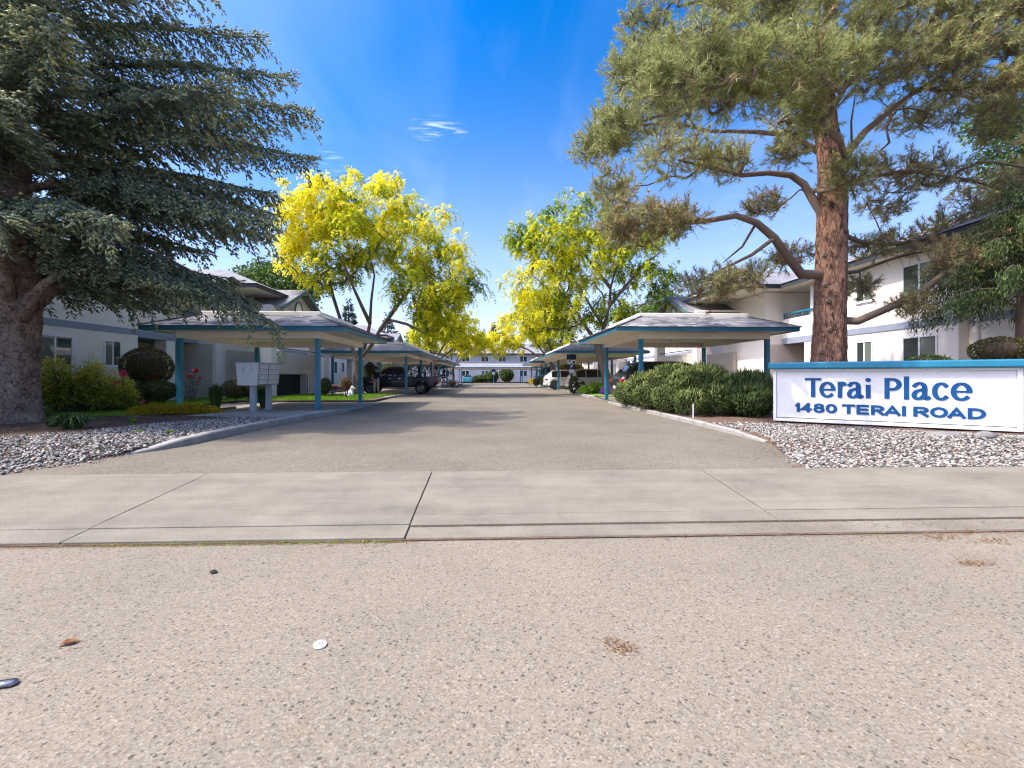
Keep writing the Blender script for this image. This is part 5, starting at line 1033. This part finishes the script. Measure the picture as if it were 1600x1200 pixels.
# cedar with hanging sprays by the right hand wall
def cedar():
    x0, y0 = 14.05, 11.4; t = thing('cedar_tree', 'dark cedar with hanging sprays against the sunlit wall', 'tree', (x0, y0, .08)); w = MB(); P, D = [], []
    w.tube([(x0, y0, 0), (x0+.05, y0, 4), (x0, y0, 6.9)], [.28, .2, .03], 12)
    for i in range(52):
        z = 3.0+3.4*(i/52); L = max(.5, 3.0*(1-(i/64))*random.uniform(.75, 1.1)); a = i*2.4; d = np.array([math.cos(a), math.sin(a), 0])
        if d[0] > .35: L *= .3
        c = [np.array([x0, y0, z])+d*L*f+np.array([0, 0, .35*L*f-.42*L*f*f]) for f in np.linspace(0, 1, 6)]; w.tube(c, [.035, .03, .024, .018, .012, .006], 5, cap=False)
        for k in range(int(L*46)):
            f = random.uniform(.2, 1); q = np.array([x0, y0, z])+d*L*f+np.array([0, 0, .35*L*f-.42*L*f*f]); h = random.uniform(.25, .75)
            for j in range(9): P.append(q+rng.normal(size=3)*np.array([.07, .07, .02])-np.array([0, 0, h*j/9])); D.append(np.array([d[0]*.3, d[1]*.3, -1.])+rng.normal(size=3)*.32)
    w.build('trunk', m_limbP, t, W=True, smooth=True); P = np.array(P); D = nrm(np.array(D)); U, _ = sides(D); V, F = diamonds(P, D, U, rng.uniform(.07, .15, len(P)), .026); np_mesh('crown', V, F, m_cedar, t)
cedar()
# ---------------------------------------------------------------- shrubs and flowers
def shoot_shrub(name, label, lobes, N, mat, L, Wd, up=.8, base=None, stems=14, group=None, hi=.5, part='foliage'):
    """shrub of upright needle shoots over lumpy mounds, with a twiggy inside"""
    c0 = np.mean([l[:3] for l in lobes], 0); t = thing(name, label, 'shrub', (c0[0], c0[1], .08), 0, group); sm = MB()
    for l in lobes:
        for k in range(stems):
            e = np.array(l[:3])+rdir(1)[0]*np.array(l[3:6])*.75; b = np.array([l[0]+random.uniform(-.2, .2)*l[3], l[1]+random.uniform(-.2, .2)*l[4], .06]); m_ = (b+e)/2+rng.normal(size=3)*.08; sm.tube([b, m_, e], [.018, .013, .006], 4, cap=False)
    sm.build('stem', m_twig, t, W=True)
    P, k, D = ell(lobes, N, .72); keep = P[:, 2] > .10; P, D, k = P[keep], D[keep], k[keep]
    cl = np.floor(P*4.2).astype(int); hsh = (np.abs(cl[:, 0]*73856093 ^ cl[:, 1]*19349663 ^ cl[:, 2]*83492791) % 997)/997.
    Dd = nrm(D*.55+np.array([0, 0, up])+rng.normal(size=P.shape)*.33); tone = np.clip(hi+.45*(hsh-.5)+.15*D[:, 2]+rng.normal(0, .05, len(P)), 0, 1)
    V, F = spindles(P, Dd, L*rng.uniform(.5, 1.35, len(P))*(1+.9*(hsh-.5)), Wd); np_mesh(part, V, F, mat, t, np.repeat(tone, 5)); return t
j = [(5.32, 17.0, .52, .66, 1.2, .46), (5.5, 15.9, .72, .75, .9, .62), (5.85, 14.6, .86, .85, .9, .70), (6.0, 13.4, .72, .85, .85, .66), (6.9, 14.6, .85, .7, 1.2, .72), (5.6, 12.6, .42, .45, .5, .36), (5.3, 13.6, .5, .4, .6, .4), (5.1, 15.0, .5, .35, .6, .38), (6.3, 12.6, .5, .5, .5, .42), (6.55, 13.9, .98, .4, .5, .5), (5.6, 15.2, .5, .35, .7, .42)]
shoot_shrub('juniper_shrub', 'broad olive green juniper clipped along the driveway kerb', j, 24000, m_junip, .145, .036, .85, hi=.52)
shoot_shrub('yew_shrub', 'ragged shrub toned darker for shade between the juniper and the white sign', [(7.35, 13.0, .62, .75, .8, .62), (7.1, 12.3, .42, .55, .6, .42), (7.75, 13.2, .7, .5, .7, .55)], 8000, m_junip, .2, .036, 1.1, hi=.30)  # juniper colour at a lower tone, shade put into the foliage
def leaf_shrub(name, label, lobes, N, mat, leaf, group=None, shell=.8, out=.9, cat='shrub', width=.6, stems=6):
    c0 = np.mean([l[:3] for l in lobes], 0); t = thing(name, label, cat, (c0[0], c0[1], min(.08, c0[2])), 0, group); sm = MB()
    for l in lobes:
        for k in range(stems): e = np.array(l[:3])+rdir(1)[0]*np.array(l[3:6])*.8; sm.tube([(l[0], l[1], .05), tuple((np.array([l[0], l[1], .1])+e)/2), tuple(e)], [.02, .014, .006], 4, cap=False)
        sm.blob(l[:3], tuple(x*.78 for x in l[3:6]), 14, 9, .10, 1)
    sm.build('stem', m_barkD, t, W=True, smooth=True)
    P, k, D = ell(lobes, N, shell); keep = P[:, 2] > .07; P, D = P[keep], D[keep]; Dd = nrm(D*out+rdir(len(P))*.8); U, _ = sides(Dd); V, F = diamonds(P, Dd, U, leaf*rng.uniform(.6, 1.3, len(P)), leaf*width); np_mesh('foliage', V, F, mat, t); return t
def G(u, v, Y): return at(u, v, Y)
def L_(u, v, Y, ru, rv, rd=None): return px_lobe(u, v, Y, ru, rv, rd)[:6]
leaf_shrub('globe_shrub', 'large bronze green clipped globe shrub between the window and the carport', [L_(230, 574, 17.6, 33, 30, .8)], 7000, m_globe, .06, shell=.9)
leaf_shrub('boxwood_shrub', 'low dark green mound beside the pink roses', [L_(203, 612, 16.2, 26, 17, .6)], 3600, m_box, .06)
leaf_shrub('boxwood_shrub', 'low dark green mound under the bronze globe shrub', [L_(248, 611, 16.6, 24, 15, .55)], 3400, m_box, .06)
leaf_shrub('boxwood_shrub', 'sunlit clipped hedge behind the mailboxes', [L_(368, 608, 20.5, 20, 14, .5), L_(392, 606, 20.8, 20, 13, .5)], 3600, m_box, .07)
leaf_shrub('globe_shrub', 'yellow topped clipped shrub behind the end of the entrance sign', [L_(1562, 548, 11.4, 38, 22, .6), L_(1610, 552, 11.2, 40, 24, .6)], 7000, m_globe, .05, shell=.9)
leaf_shrub('leafy_shrub', 'loose green rose bush peeping over the sign cap', [L_(1452, 566, 11.3, 34, 12, .35)], 900, m_green, .075, shell=.3, stems=10)
for i, (u, Y_, c) in enumerate(((588, 40, 'left'), (612, 40.5, 'mid'))): pass
leaf_shrub('globe_shrub', 'dark arched shrub behind the pickup bonnet', [L_(578, 582, 37.5, 9, 16, .5)], 1600, m_box, .1)
leaf_shrub('globe_shrub', 'yellow topped clipped shrub behind the pickup cab', [L_(606, 578, 43.6, 14, 10, .6)], 2000, m_gold, .1)
leaf_shrub('globe_shrub', 'yellow clipped shrub behind the pale hatchbacks', [L_(893, 576, 45.5, 20, 8, .6)], 2400, m_yflow, .09)
leaf_shrub('globe_shrub', 'yellow green bush beside the low yellow notice', [L_(838, 597, 48.4, 6, 6, .35), L_(850, 595, 48., 7, 7, .4)], 1600, m_gold, .08)
leaf_shrub('leafy_shrub', 'dark green flowering plant beside the parking plates', [L_(897, 601, 29.2, 8, 13, .35)], 1500, m_box, .09)
leaf_shrub('leafy_shrub', 'bright green low planting beside the carport post', [L_(915, 610, 27.8, 10, 7, .5), L_(932, 606, 28.2, 10, 8, .4)], 2200, m_grass, .12)
leaf_shrub('leafy_shrub', 'leafy bush against the pillar in front of the brown birds', [L_(508, 603, 24.5, 8, 11, .4)], 1300, m_box, .09)
leaf_shrub('leafy_shrub', 'brown dried bush beside the white dog ornament', [L_(541, 599, 23.0, 7, 8, .25)], 700, m_dry, .09, shell=.4)
leaf_shrub('leafy_shrub', 'green bush before the far end block, right of the teal car', [L_(752, 592, 89, 15, 5, .8), L_(770, 588, 89.5, 8, 9, .8), L_(792, 586, 89, 10, 10, .8)], 4000, m_green, .3)
leaf_shrub('leafy_shrub', 'low bush beside the far left carport posts', [L_(706, 598, 44.6, 6, 4, .3)], 500, m_box, .1)
# gold feathery shrub by the trunk
def feather(label, c, r, h, N):
    t = thing('golden_shrub', label, 'shrub', (c[0], c[1], .08)); sm = MB(); P, D, T = [], [], []
    for k in range(N):
        a = random.uniform(0, 6.283); q = random.uniform(.2, 1)**.6; e = np.array([c[0]+r[0]*q*math.cos(a), c[1]+r[1]*q*math.sin(a), .08+h*random.uniform(.25, 1)*(1.08-.62*q*q)]); b = np.array([c[0]+.3*r[0]*math.cos(a)*q, c[1]+.3*r[1]*math.sin(a), .08]); m_ = (b+e)/2+np.array([0, 0, .25*h])
        sm.tube([b, m_, e], [.012, .008, .003], 4, cap=False)
        dr = nrm(e-m_); hgt = (e[2]-.08)/h
        for j in range(26): f = random.uniform(.3, 1.08); u = f; p = (1-u)**2*b+2*u*(1-u)*m_+u*u*e; P.append(p+rng.normal(size=3)*.045); D.append(dr*.9+rdir(1)[0]*.55); T.append(min(1, max(0, .26+.66*hgt*f+random.gauss(0, .09))))
    sm.build('stem', m_barkD, t, W=True); P = np.array(P); D = nrm(np.array(D)); U, _ = sides(D); V, F = diamonds(P, D, U, rng.uniform(.07, .15, len(P)), .03); np_mesh('foliage', V, F, m_gold, t, np.repeat(np.array(T), 4))
p = at(112, 620, 14.6); feather('big feathery gold and green shrub right of the spruce trunk', (p[0], 14.6), (1.15, 1.0), 1.8, 720)
p = at(165, 620, 15.2); feather('smaller gold tipped shrub between the feathery shrub and the pink roses', (p[0], 15.3), (.8, .7), 1.25, 260)
# yellow groundcover
t = thing('groundcover_shrub', 'low mat of yellow flowers in front of the carport post', 'flowers', (-9.5, 13.9, .08))
P, k, D = ell([(-9.9, 13.75, .12, .75, .42, .26), (-9.1, 13.95, .12, .75, .42, .27), (-8.65, 14.1, .1, .5, .35, .2)], 9000, .6); P = P[P[:, 2] > .09]; Dd = nrm(rdir(len(P))*.7+np.array([0, 0, .8])); V, F = spindles(P, Dd, rng.uniform(.04, .09, len(P)), .022); np_mesh('flowers', V, F, m_yflow, t)
sm = MB()
for k in range(60): q = P[random.randrange(len(P))]; sm.tube([(q[0]*.9-9.3*.1, q[1], .07), tuple(q)], [.006, .003], 4, cap=False)
sm.build('stem', m_twig, t, W=True)
def tussock(name, label, x, y, h, r, N, mat, w=.02, z=.08, arch=.5, cat='plant'):
    t = thing(name, label, cat, (x, y, z)); a = rng.uniform(0, 6.283, N); q = rng.uniform(.1, 1, N); hh = h*rng.uniform(.6, 1.1, N); V, F = [], []
    dx, dy = np.cos(a), np.sin(a); b = np.c_[x+dx*q*r*.3, y+dy*q*r*.3, np.full(N, z)]; m_ = np.c_[x+dx*q*r*.65, y+dy*q*r*.65, z+hh*.75]; e = np.c_[x+dx*q*r*1.15, y+dy*q*r*1.15, z+hh*(1-arch*q)]
    u = np.c_[-dy, dx, np.zeros(N)]; V = np.stack([b-u*w*.5, b+u*w*.5, m_+u*w*.5, m_-u*w*.5, e], 1).reshape(-1, 3); k = (np.arange(N)*5)[:, None]; F = np.concatenate([k+np.array(f) for f in ((0, 1, 2), (0, 2, 3), (3, 2, 4))], 0); np_mesh('blades', V, F, mat, t); return t
p = gp(337, 641, .08); tussock('ornamental_grass', 'spiky green grass clump in front of the carport between flowers and mailbox', p[0], p[1], .92, .36, 520, m_strap, .018, arch=.25)
p = gp(408, 639, .08); tussock('ornamental_grass', 'dark spiky grass clump directly behind the mailbox posts', p[0]-.05, p[1]+.3, .85, .34, 420, m_strap, .018, arch=.3)
p = gp(108, 672, .07); tussock('strappy_plant', 'strappy green lily clump in the mulch beside the spruce trunk', p[0], p[1]+.1, .42, .55, 190, m_strap, .03, arch=.75)
p = gp(75, 668, .07); tussock('strappy_plant', 'small leafy clump at the foot of the spruce trunk', p[0], p[1]+.1, .26, .3, 80, m_strap, .03, arch=.7)
p = gp(207, 662, .07); tussock('weed_tuft', 'small green weed in the mulch near the yellow flowers', p[0], p[1], .16, .15, 50, m_grass, .02, arch=.6)
for u, v, lab in ((217, 677, 'pale green weed in the gravel nearer the spruce'), (266, 677, 'pale green weed in the gravel close to the kerb')): p = gp(u, v, .08); tussock('weed_tuft', lab, p[0], p[1], .07, .13, 60, m_grass, .016, arch=.7)
def rose(label, x, y, hts, mat, n=26):
    t = thing('rose_bush', label, 'flowers', (x, y, .08)); st = MB(); bl = []; P, D = [], []
    for dx, dy, h, r in hts:
        st.tube([(x+dx*.3, y+dy*.3, .07), (x+dx*.7, y+dy*.7, h*.6), (x+dx, y+dy, h)], [.014, .011, .007], 5, cap=False)
        for k in range(n): f = random.uniform(.25, 1); P.append((x+dx*f+random.gauss(0, .09), y+dy*f+random.gauss(0, .09), h*f)); D.append(rdir(1)[0])
        c = np.array([x+dx, y+dy, h]); A = nrm(rdir(30)+np.array([0, 0, .2])); U, _ = sides(A); V, F = diamonds(c+A*r*.25, A, U, r, r*.9); np_mesh('rose', V, F, mat, t)
    st.build('stem', m_barkD, t, W=True); P = np.array(P); D = nrm(np.array(D)); U, _ = sides(D); V, F = diamonds(P, D, U, .08, .05); np_mesh('foliage', V, F, m_green, t)
a = at(192, 584, 15.2); b_ = at(182, 602, 15.2); c_ = at(226, 627, 15.2); x = at(200, 620, 15.2)[0]
rose('pink rose bush between the gold shrub and the bronze globe', x, 15.2, [(a[0]-x, 0, a[2], .1), (b_[0]-x, 0, b_[2], .11), (c_[0]-x, -.1, c_[2], .07)], m_pink)
a = at(305, 579, 18.5); rose('red standard rose beside the carport post', a[0]-.25, 18.5, [(.25, 0, a[2], .1), (.0, .1, a[2]-.25, .08), (.35, .1, a[2]-.3, .06)], m_red)
p = gp(950, 613, .12); t = thing('petunia_plant', 'clump of purple petunias at the foot of the leaning locust', 'flowers', (6.75, 26.6, .12)); P, k, D = ell([(6.75, 26.6, .30, .36, .3, .26)], 500, .7); U, _ = sides(D); V, F = diamonds(P, D, U, .10, .09); np_mesh('flowers', V, F, m_purple, t); P, k, D = ell([(6.75, 26.6, .26, .34, .3, .24)], 300, .4); U, _ = sides(D); V, F = diamonds(P, D, U, .1, .05); np_mesh('foliage', V, F, m_green, t)
p = at(903, 604, 28.8); t = thing('white_flower_plant', 'white blooms among the greenery beside the leaning locust', 'flowers', (p[0], 28.8, .12)); P, k, D = ell([(p[0], 28.7, .55, .35, .2, .35)], 70, .8); U, _ = sides(D); V, F = diamonds(P, D, U, .08, .07); np_mesh('flowers', V, F, m_wflow, t)
MB().tube([(p[0], 28.8, .1), (p[0], 28.75, .8)], [.012, .006], 5).build('stem', m_barkD, t, W=True)
# ---------------------------------------------------------------- garden ornaments
x, y = at(546, 610, 24.3)[:2]; wd = thing('dog_ornament', 'white garden ornament of a sitting dog left of the locust trunk', 'ornament', (x, y, .09))
mo = M('white_ornament', (.72, .73, .75), (.6, .62, .65), 8, .5)
mb = MB(); mb.blob((-.02, 0, .20), (.19, .13, .17), 14, 10); mb.blob((.10, 0, .33), (.10, .09, .16), 12, 8); mb.blob((.15, 0, .50), (.105, .09, .10), 12, 8); mb.blob((.25, 0, .47), (.07, .045, .045), 10, 7)
for sg in (-1, 1): mb.tube([(.14, sg*.06, .34), (.17, sg*.06, .02)], [.042, .035], 8); mb.blob((-.06, sg*.1, .10), (.12, .05, .09), 10, 7)
mb.build('body', mo, wd, smooth=True)
mb = MB()
for sg in (-1, 1): mb.blob((.11, sg*.085, .49), (.035, .02, .07), 8, 6)
mb.build('ear', mo, wd, smooth=True); MB().tube([(-.18, 0, .1), (-.27, 0, .16), (-.26, 0, .26)], [.025, .02, .012], 7).build('tail', mo, wd, smooth=True)
mr = M('rusty_ornament', (.33, .15, .12), (.2, .09, .07), 9, .6)
x, y = at(522, 606, 25.2)[:2]; bd_ = thing('bird_ornament', 'rusty pink long legged bird ornament by the garden wall', 'ornament', (x, y, .09))
mb = MB(); mb.blob((.02, 0, .52), (.30, .13, .15), 14, 9); mb.tube([(-.22, 0, .56), (-.38, 0, .66), (-.46, 0, .62)], [.07, .05, .03], 8); mb.tube([(.25, 0, .56), (.42, 0, .52), (.55, 0, .44)], [.08, .05, .015], 8); mb.build('body', mr, bd_, smooth=True)
MB().tube([(-.04, -.04, .42), (-.02, -.04, .0)], .014, 6).build('leg', m_iron, bd_); MB().tube([(.06, .04, .42), (.1, .04, .0)], .014, 6).build('leg', m_iron, bd_)
MB().blob((.06, -.12, .52), (.22, .03, .10), 10, 7).build('wing', M('dark_wing', (.09, .05, .05), None, 4, .7), bd_, smooth=True)
x, y = -5.95, 44.4; bn = thing('waste_bin', 'dark waste bin beside the carport beyond the pickup', 'bin', (x, y, .09)); MB().add([(-.25, -.25, 0), (.25, -.25, 0), (.25, .25, 0), (-.25, .25, 0), (-.3, -.3, .85), (.3, -.3, .85), (.3, .3, .85), (-.3, .3, .85)], [(0, 3, 2, 1), (4, 5, 6, 7), (0, 1, 5, 4), (1, 2, 6, 5), (2, 3, 7, 6), (3, 0, 4, 7)]).build('body', m_plast, bn, bevel=.02); MB().box(-.33, .33, -.33, .33, .853, .92).build('lid', m_plast, bn, bevel=.02)
# ---------------------------------------------------------------- person by the pickup
def skin(name, V, Ed, Rr, mat, parent, sub=2):
    me = bpy.data.meshes.new(name+'_cage'); me.from_pydata(V, Ed, []); o = bpy.data.objects.new(name+'_cage', me); COL.objects.link(o); o.modifiers.new('s', 'SKIN'); me.skin_vertices.new() if not me.skin_vertices else None
    for i, r in enumerate(Rr): me.skin_vertices[0].data[i].radius = (r, r) if not isinstance(r, tuple) else r
    me.skin_vertices[0].data[0].use_root = True
    q = o.modifiers.new('u', 'SUBSURF'); q.levels = sub; q.render_levels = sub; dg = bpy.context.evaluated_depsgraph_get(); m2 = bpy.data.meshes.new_from_object(o.evaluated_get(dg)); m2.name = name
    bpy.data.objects.remove(o); m2.materials.clear(); m2.materials.append(mat); m2.shade_smooth(); return link(bpy.data.objects.new(name, m2), parent)
m_skin = M('skin', (.45, .27, .19), None, 5, .6); m_shirt = M('dark_shirt', (.02, .022, .03), None, 8, .9); m_short = M('beige_trousers', (.48, .40, .30), None, 6, .9); m_hair = M('dark_hair', (.015, .012, .01), None, 20, .7); m_shoe = M('pale_shoe', (.5, .5, .5), None, 9, .7)
x = at(588, 600, 30.3)[0]; pr = thing('person', 'person in a dark top and beige trousers standing beside the pickup', 'person', (x, 30.3, .012))
V = [(0, 0, .95), (0, 0, 1.15), (0, 0, 1.38), (0, 0, 1.50), (0, -.01, 1.58), (0, -.02, 1.67), (0, -.01, 1.74),
     (.17, 0, 1.42), (.33, -.03, 1.24), (.48, -.10, 1.28), (.56, -.12, 1.31), (-.17, 0, 1.42), (-.26, -.03, 1.16), (-.20, -.14, .98), (-.17, -.17, .90),
     (.10, 0, .90), (.12, -.02, .50), (.13, .02, .09), (.13, -.14, .04), (-.10, 0, .90), (-.11, -.03, .50), (-.12, .02, .09), (-.13, -.14, .04)]
Ed = [(0, 1), (1, 2), (2, 3), (3, 4), (4, 5), (5, 6), (2, 7), (7, 8), (8, 9), (9, 10), (2, 11), (11, 12), (12, 13), (13, 14), (0, 15), (15, 16), (16, 17), (17, 18), (0, 19), (19, 20), (20, 21), (21, 22)]
Rr = [(.14, .10), (.14, .10), (.16, .10), .055, .055, .09, .07, .062, .045, .036, .03, .062, .045, .036, .03, .085, .058, .042, .04, .085, .058, .042, .04]
skin('body', V, Ed, Rr, m_skin, pr)
skin('shirt', [V[0], (0, 0, 1.05), V[1], V[2], (0, 0, 1.46), V[7], (.25, -.02, 1.33), V[11], (-.22, -.02, 1.28)], [(0, 1), (1, 2), (2, 3), (3, 4), (3, 5), (5, 6), (3, 7), (7, 8)], [(.158, .118), (.158, .118), (.158, .118), (.178, .118), .075, .08, .07, .08, .07], m_shirt, pr)
skin('trousers', [(0, 0, 1.0), V[15], V[16], (.13, .01, .16), V[19], V[20], (-.12, .01, .16)], [(0, 1), (1, 2), (2, 3), (0, 4), (4, 5), (5, 6)], [(.16, .12), .105, .08, .07, .105, .08, .07], m_short, pr)
h = MB(); h.blob((0, .012, 1.725), (.098, .112, .10), 16, 10); h.blob((0, .05, 1.66), (.085, .07, .09), 12, 8); h.build('hair', m_hair, pr, smooth=True)
for sg in (-1, 1): MB().blob((sg*.13, -.07, .04), (.055, .14, .05), 12, 8).build('shoe', m_shoe, pr, smooth=True)
fc = MB(); fc.blob((0, -.115, 1.655), (.016, .025, .022), 8, 6); fc.blob((-.095, 0, 1.66), (.015, .025, .035), 8, 6); fc.blob((.095, 0, 1.66), (.015, .025, .035), 8, 6); fc.build('face_features', m_skin, pr, smooth=True)
ey = MB()
for sg in (-1, 1): ey.blob((sg*.035, -.098, 1.685), (.012, .01, .008), 8, 6)
ey.build('eyes', m_hair, pr)
for (hx, hy, hz), d in (((.56, -.12, 1.31), (1, -.25, .2)), ((-.17, -.17, .90), (.1, -.2, -1))):
    hd = MB(); d = Vector(d).normalized(); u = d.cross(Vector((0, 0, 1)) if abs(d.z) < .8 else Vector((1, 0, 0))).normalized(); c = Vector((hx, hy, hz))
    hd.tube([c-d*.02, c+d*.04, c+d*.09], [.026, .036, .03], 8)
    for k in range(4): b0_ = c+d*.08+u*(k-1.5)*.017; hd.tube([b0_, b0_+d*.035, b0_+d*.06+Vector((0, 0, -.015))], [.009, .0085, .007], 6)
    hd.tube([c+u*.03+d*.02, c+u*.06+d*.05, c+u*.062+d*.075], [.012, .010, .008], 6); hd.build('hand', m_skin, pr, smooth=True)
# ---------------------------------------------------------------- litter on the street
p = gp(500, 1009, -.02); li = thing('plastic_lid', 'round white plastic lid lying on the asphalt', 'lid', (p[0], p[1], -.019), .4); li.scale = (.68,)*3
o = MB().lathe([(0, .010), (.036, .010), (.041, .008), (.043, .003), (.043, 0), (0, 0)], (0, 0, .004), 'z', 28).build('disc', m_white, li, smooth=False); o.rotation_euler = (.10, .05, 0)
k = MB(); k.box(-.024, -.018, -.016, .014, .0145, .0155).box(-.008, .004, -.01, .008, .0145, .0155).box(.012, .018, -.014, .014, .0145, .0155); o2 = k.build('print', M('grey_print', (.12, .15, .22), None, 5, .6), li); o2.rotation_euler = (.10, .05, 0)
p = gp(108, 1006, -.02); lf = thing('dead_leaf', 'curled brown dead leaf on the asphalt', 'leaf', (p[0], p[1], -.02), .5); lf.scale = (.62,)*3
N_ = 7; vs = []
for i in range(N_):
    f = i/(N_-1); w = .030*math.sin(math.pi*(.08+.88*f)); xx = -.055+.11*f
    for a in (-1, -.5, 0, .5, 1): vs.append((xx, w*a, .004+.026*abs(a)**1.5*math.sin(math.pi*f)+.006*math.sin(9*f)))
MB().add(vs, [(i*5+k, i*5+k+1, i*5+k+6, i*5+k+5) for i in range(N_-1) for k in range(4)]).build('blade', m_dry, lf, smooth=True); MB().tube([(.05, 0, .004), (.08, .01, .003)], [.002, .0015], 5).build('stalk', m_twig, lf)
p = gp(4, 1072, -.02); cn = thing('crushed_can', 'crushed dark and silver can at the edge of the picture', 'litter', (p[0], p[1], -.010), -1.25); cn.scale = (.8,)*3
v = MB().lathe([(0, -.055), (.020, -.055), (.026, -.045), (.026, .04), (.018, .055), (0, .055)], (0, 0, 0), 'y', 16); v.v = [(a*(1+.2*math.sin(60*b)), b, c*.5+.004*math.sin(90*b)) for a, b, c in v.v]; v.build('shell', M('crushed_metal', (.42, .43, .46), (.06, .06, .07), 60, .35, metal=.9), cn, smooth=True)
MB().lathe([(.024, -.058), (.028, -.05), (.024, -.044)], (0, 0, 0), 'y', 14).build('rim', m_chrome, cn)
p = gp(333, 895, -.02); tag(MB().blob((p[0], p[1], -.012), (.022, .016, .011), 8, 6, .2, 4).build('pebble', M('dark_pebble', (.035, .035, .035), None, 9, .8)), 'small dark pebble on the asphalt below the sidewalk joint', 'stone')
def debris(name, pts, spread, N, mat, size, z):
    c = np.array(pts); k = rng.integers(0, len(c), N); P = np.c_[c[k]+rng.normal(size=(N, 2))*spread, np.full(N, z)+rng.uniform(0.001, .008, N)]; D = nrm(np.c_[rng.normal(size=(N, 2)), rng.normal(0, .2, N)]); U = nrm(np.cross(D, np.c_[rng.normal(0, .2, (N, 2)), np.ones(N)])); V, F = diamonds(P, D, U, size*rng.uniform(.4, 1.4, N), size*.3); np_mesh(name, V, F, mat, kind='stuff')
def ln(a, b, n_): return [(a[0]+(b[0]-a[0])*i/n_, a[1]+(b[1]-a[1])*i/n_) for i in range(n_+1)]
debris('leaf_litter', ln((-3.6, 3.39), (-.6, 3.39), 60), (.03, .018), 2600, m_dry, .016, -.02)
debris('weed_litter', ln((-2.8, 3.40), (-.8, 3.39), 12), (.07, .014), 900, m_grass, .02, -.02)
debris('leaf_litter', ln((-.6, 3.684), (4.6, 3.684), 80), (.03, .010), 1500, m_dry, .016, -.008); debris('leaf_litter', ln((-.6, 3.41), (.7, 3.41), 30), (.03, .012), 700, m_dry, .015, -.018)
debris('leaf_litter', ln((1.0, 3.41), (4.2, 3.38), 18), (.09, .02), 900, m_dry, .018, -.018)
debris('leaf_litter', [gp(u, v, -.02)[:2] for u, v in ((1490, 828), (1500, 830), (1430, 815), (1545, 845), (1470, 840), (1520, 880))], (.09, .03), 700, m_dry, .022, -.019)
debris('needle_litter', [gp(u, v, -.02)[:2] for u, v in ((970, 1010), (980, 1018), (960, 1005))], (.035, .022), 240, m_dry, .014, -.021)
debris('needle_litter', [gp(u, v, 0)[:2] for u, v in ((1070, 655), (1200, 692), (1230, 712), (1250, 728), (1140, 682), (1100, 672))], (.12, .06), 1400, m_dry, .02, -.004)
debris('needle_litter', ln((-6.15, 5.85), (-5.72, 7.2), 14), (.10, .07), 1500, m_dry, .022, .0)
debris('leaf_litter', ln((-14, 5.84), (-6.1, 5.84), 60), (.1, .04), 1500, m_dry, .02, -.004); debris('leaf_litter', ln((4.3, 5.84), (14, 5.84), 60), (.1, .04), 1300, m_dry, .02, -.004)
debris('leaf_litter', [(random.uniform(-2.5, 4.5), random.uniform(6, 13)) for k in range(40)], (.02, .02), 260, m_dry, .022, -.004)
debris('bark_chips', [(random.uniform(5.4, 12), random.uniform(9.2, 14)) for k in range(700)], (.3, .3), 7000, m_dry, .05, .085); debris('bark_chips', [(random.uniform(-13.5, -6.4), random.uniform(8.6, 13.4)) for k in range(700)], (.3, .3), 7000, m_dry, .045, .085)
debris('street_grit', [(random.uniform(-3.5, 3.5), random.uniform(1.2, 3.3)) for k in range(200)], (.1, .1), 200, m_dkcon, .014, -.021)
for pts in ([gp(u, v, -.02)[:2] for u, v in ((566, 845), (570, 853), (592, 854), (612, 846))], [gp(u, v, -.02)[:2] for u, v in ((520, 846), (518, 853), (500, 855))], [gp(u, v, -.02)[:2] for u, v in ((640, 850), (560, 858), (480, 856), (380, 858))]):
    q = []
    for a, b in zip(pts[:-1], pts[1:]): q += ln(a, b, 14)
    debris('crack_dirt', q, (.005, .003), 150, m_dry, .009, -.0215)


# fine litter gathered along joints, gutter and bed edges, and stones spilled over the edges
debris('leaf_litter', ln((2.0, 3.55), (4.9, 3.55), 40), (.06, .07), 900, m_dry, .017, -.008)
debris('leaf_litter', ln((2.7, 3.30), (4.6, 3.28), 30), (.10, .06), 700, m_dry, .016, -.0205)
debris('leaf_litter', [(random.uniform(-4, 5), random.uniform(1.1, 3.3)) for k in range(160)], (.02, .02), 330, m_dry, .010, -.0208)
debris('leaf_litter', [(random.uniform(-6, 7), random.uniform(3.8, 5.7)) for k in range(160)], (.02, .02), 300, m_dry, .014, .010)
for i in (-1, 0, 1, 2): debris('joint_litter', [(jx(i, y), y) for y in np.linspace(3.75, 5.7, 30)], (.004, .02), 420, m_dry, .008, .002)
debris('joint_litter', [(jx(1, y), y) for y in np.linspace(3.75, 5.7, 30)], (.006, .02), 200, m_grass, .012, .003)
gravel([([(-14, 5.70), (-6.2, 5.70), (-6.2, 5.80), (-14, 5.80)], .5), ([(4.2, 5.70), (14, 5.70), (14, 5.80), (4.2, 5.80)], .5)], 300, lambda y: .008, .008, .018, 'gravel')
gravel([([(-5.9, 6.2), (-5.5, 6.2), (-5.4, 7.2), (-5.7, 7.2)], .5), ([(4.0, 5.9), (4.3, 5.9), (4.85, 7.8), (4.6, 7.8)], .5)], 160, lambda y: -.006, .007, .016, 'gravel')
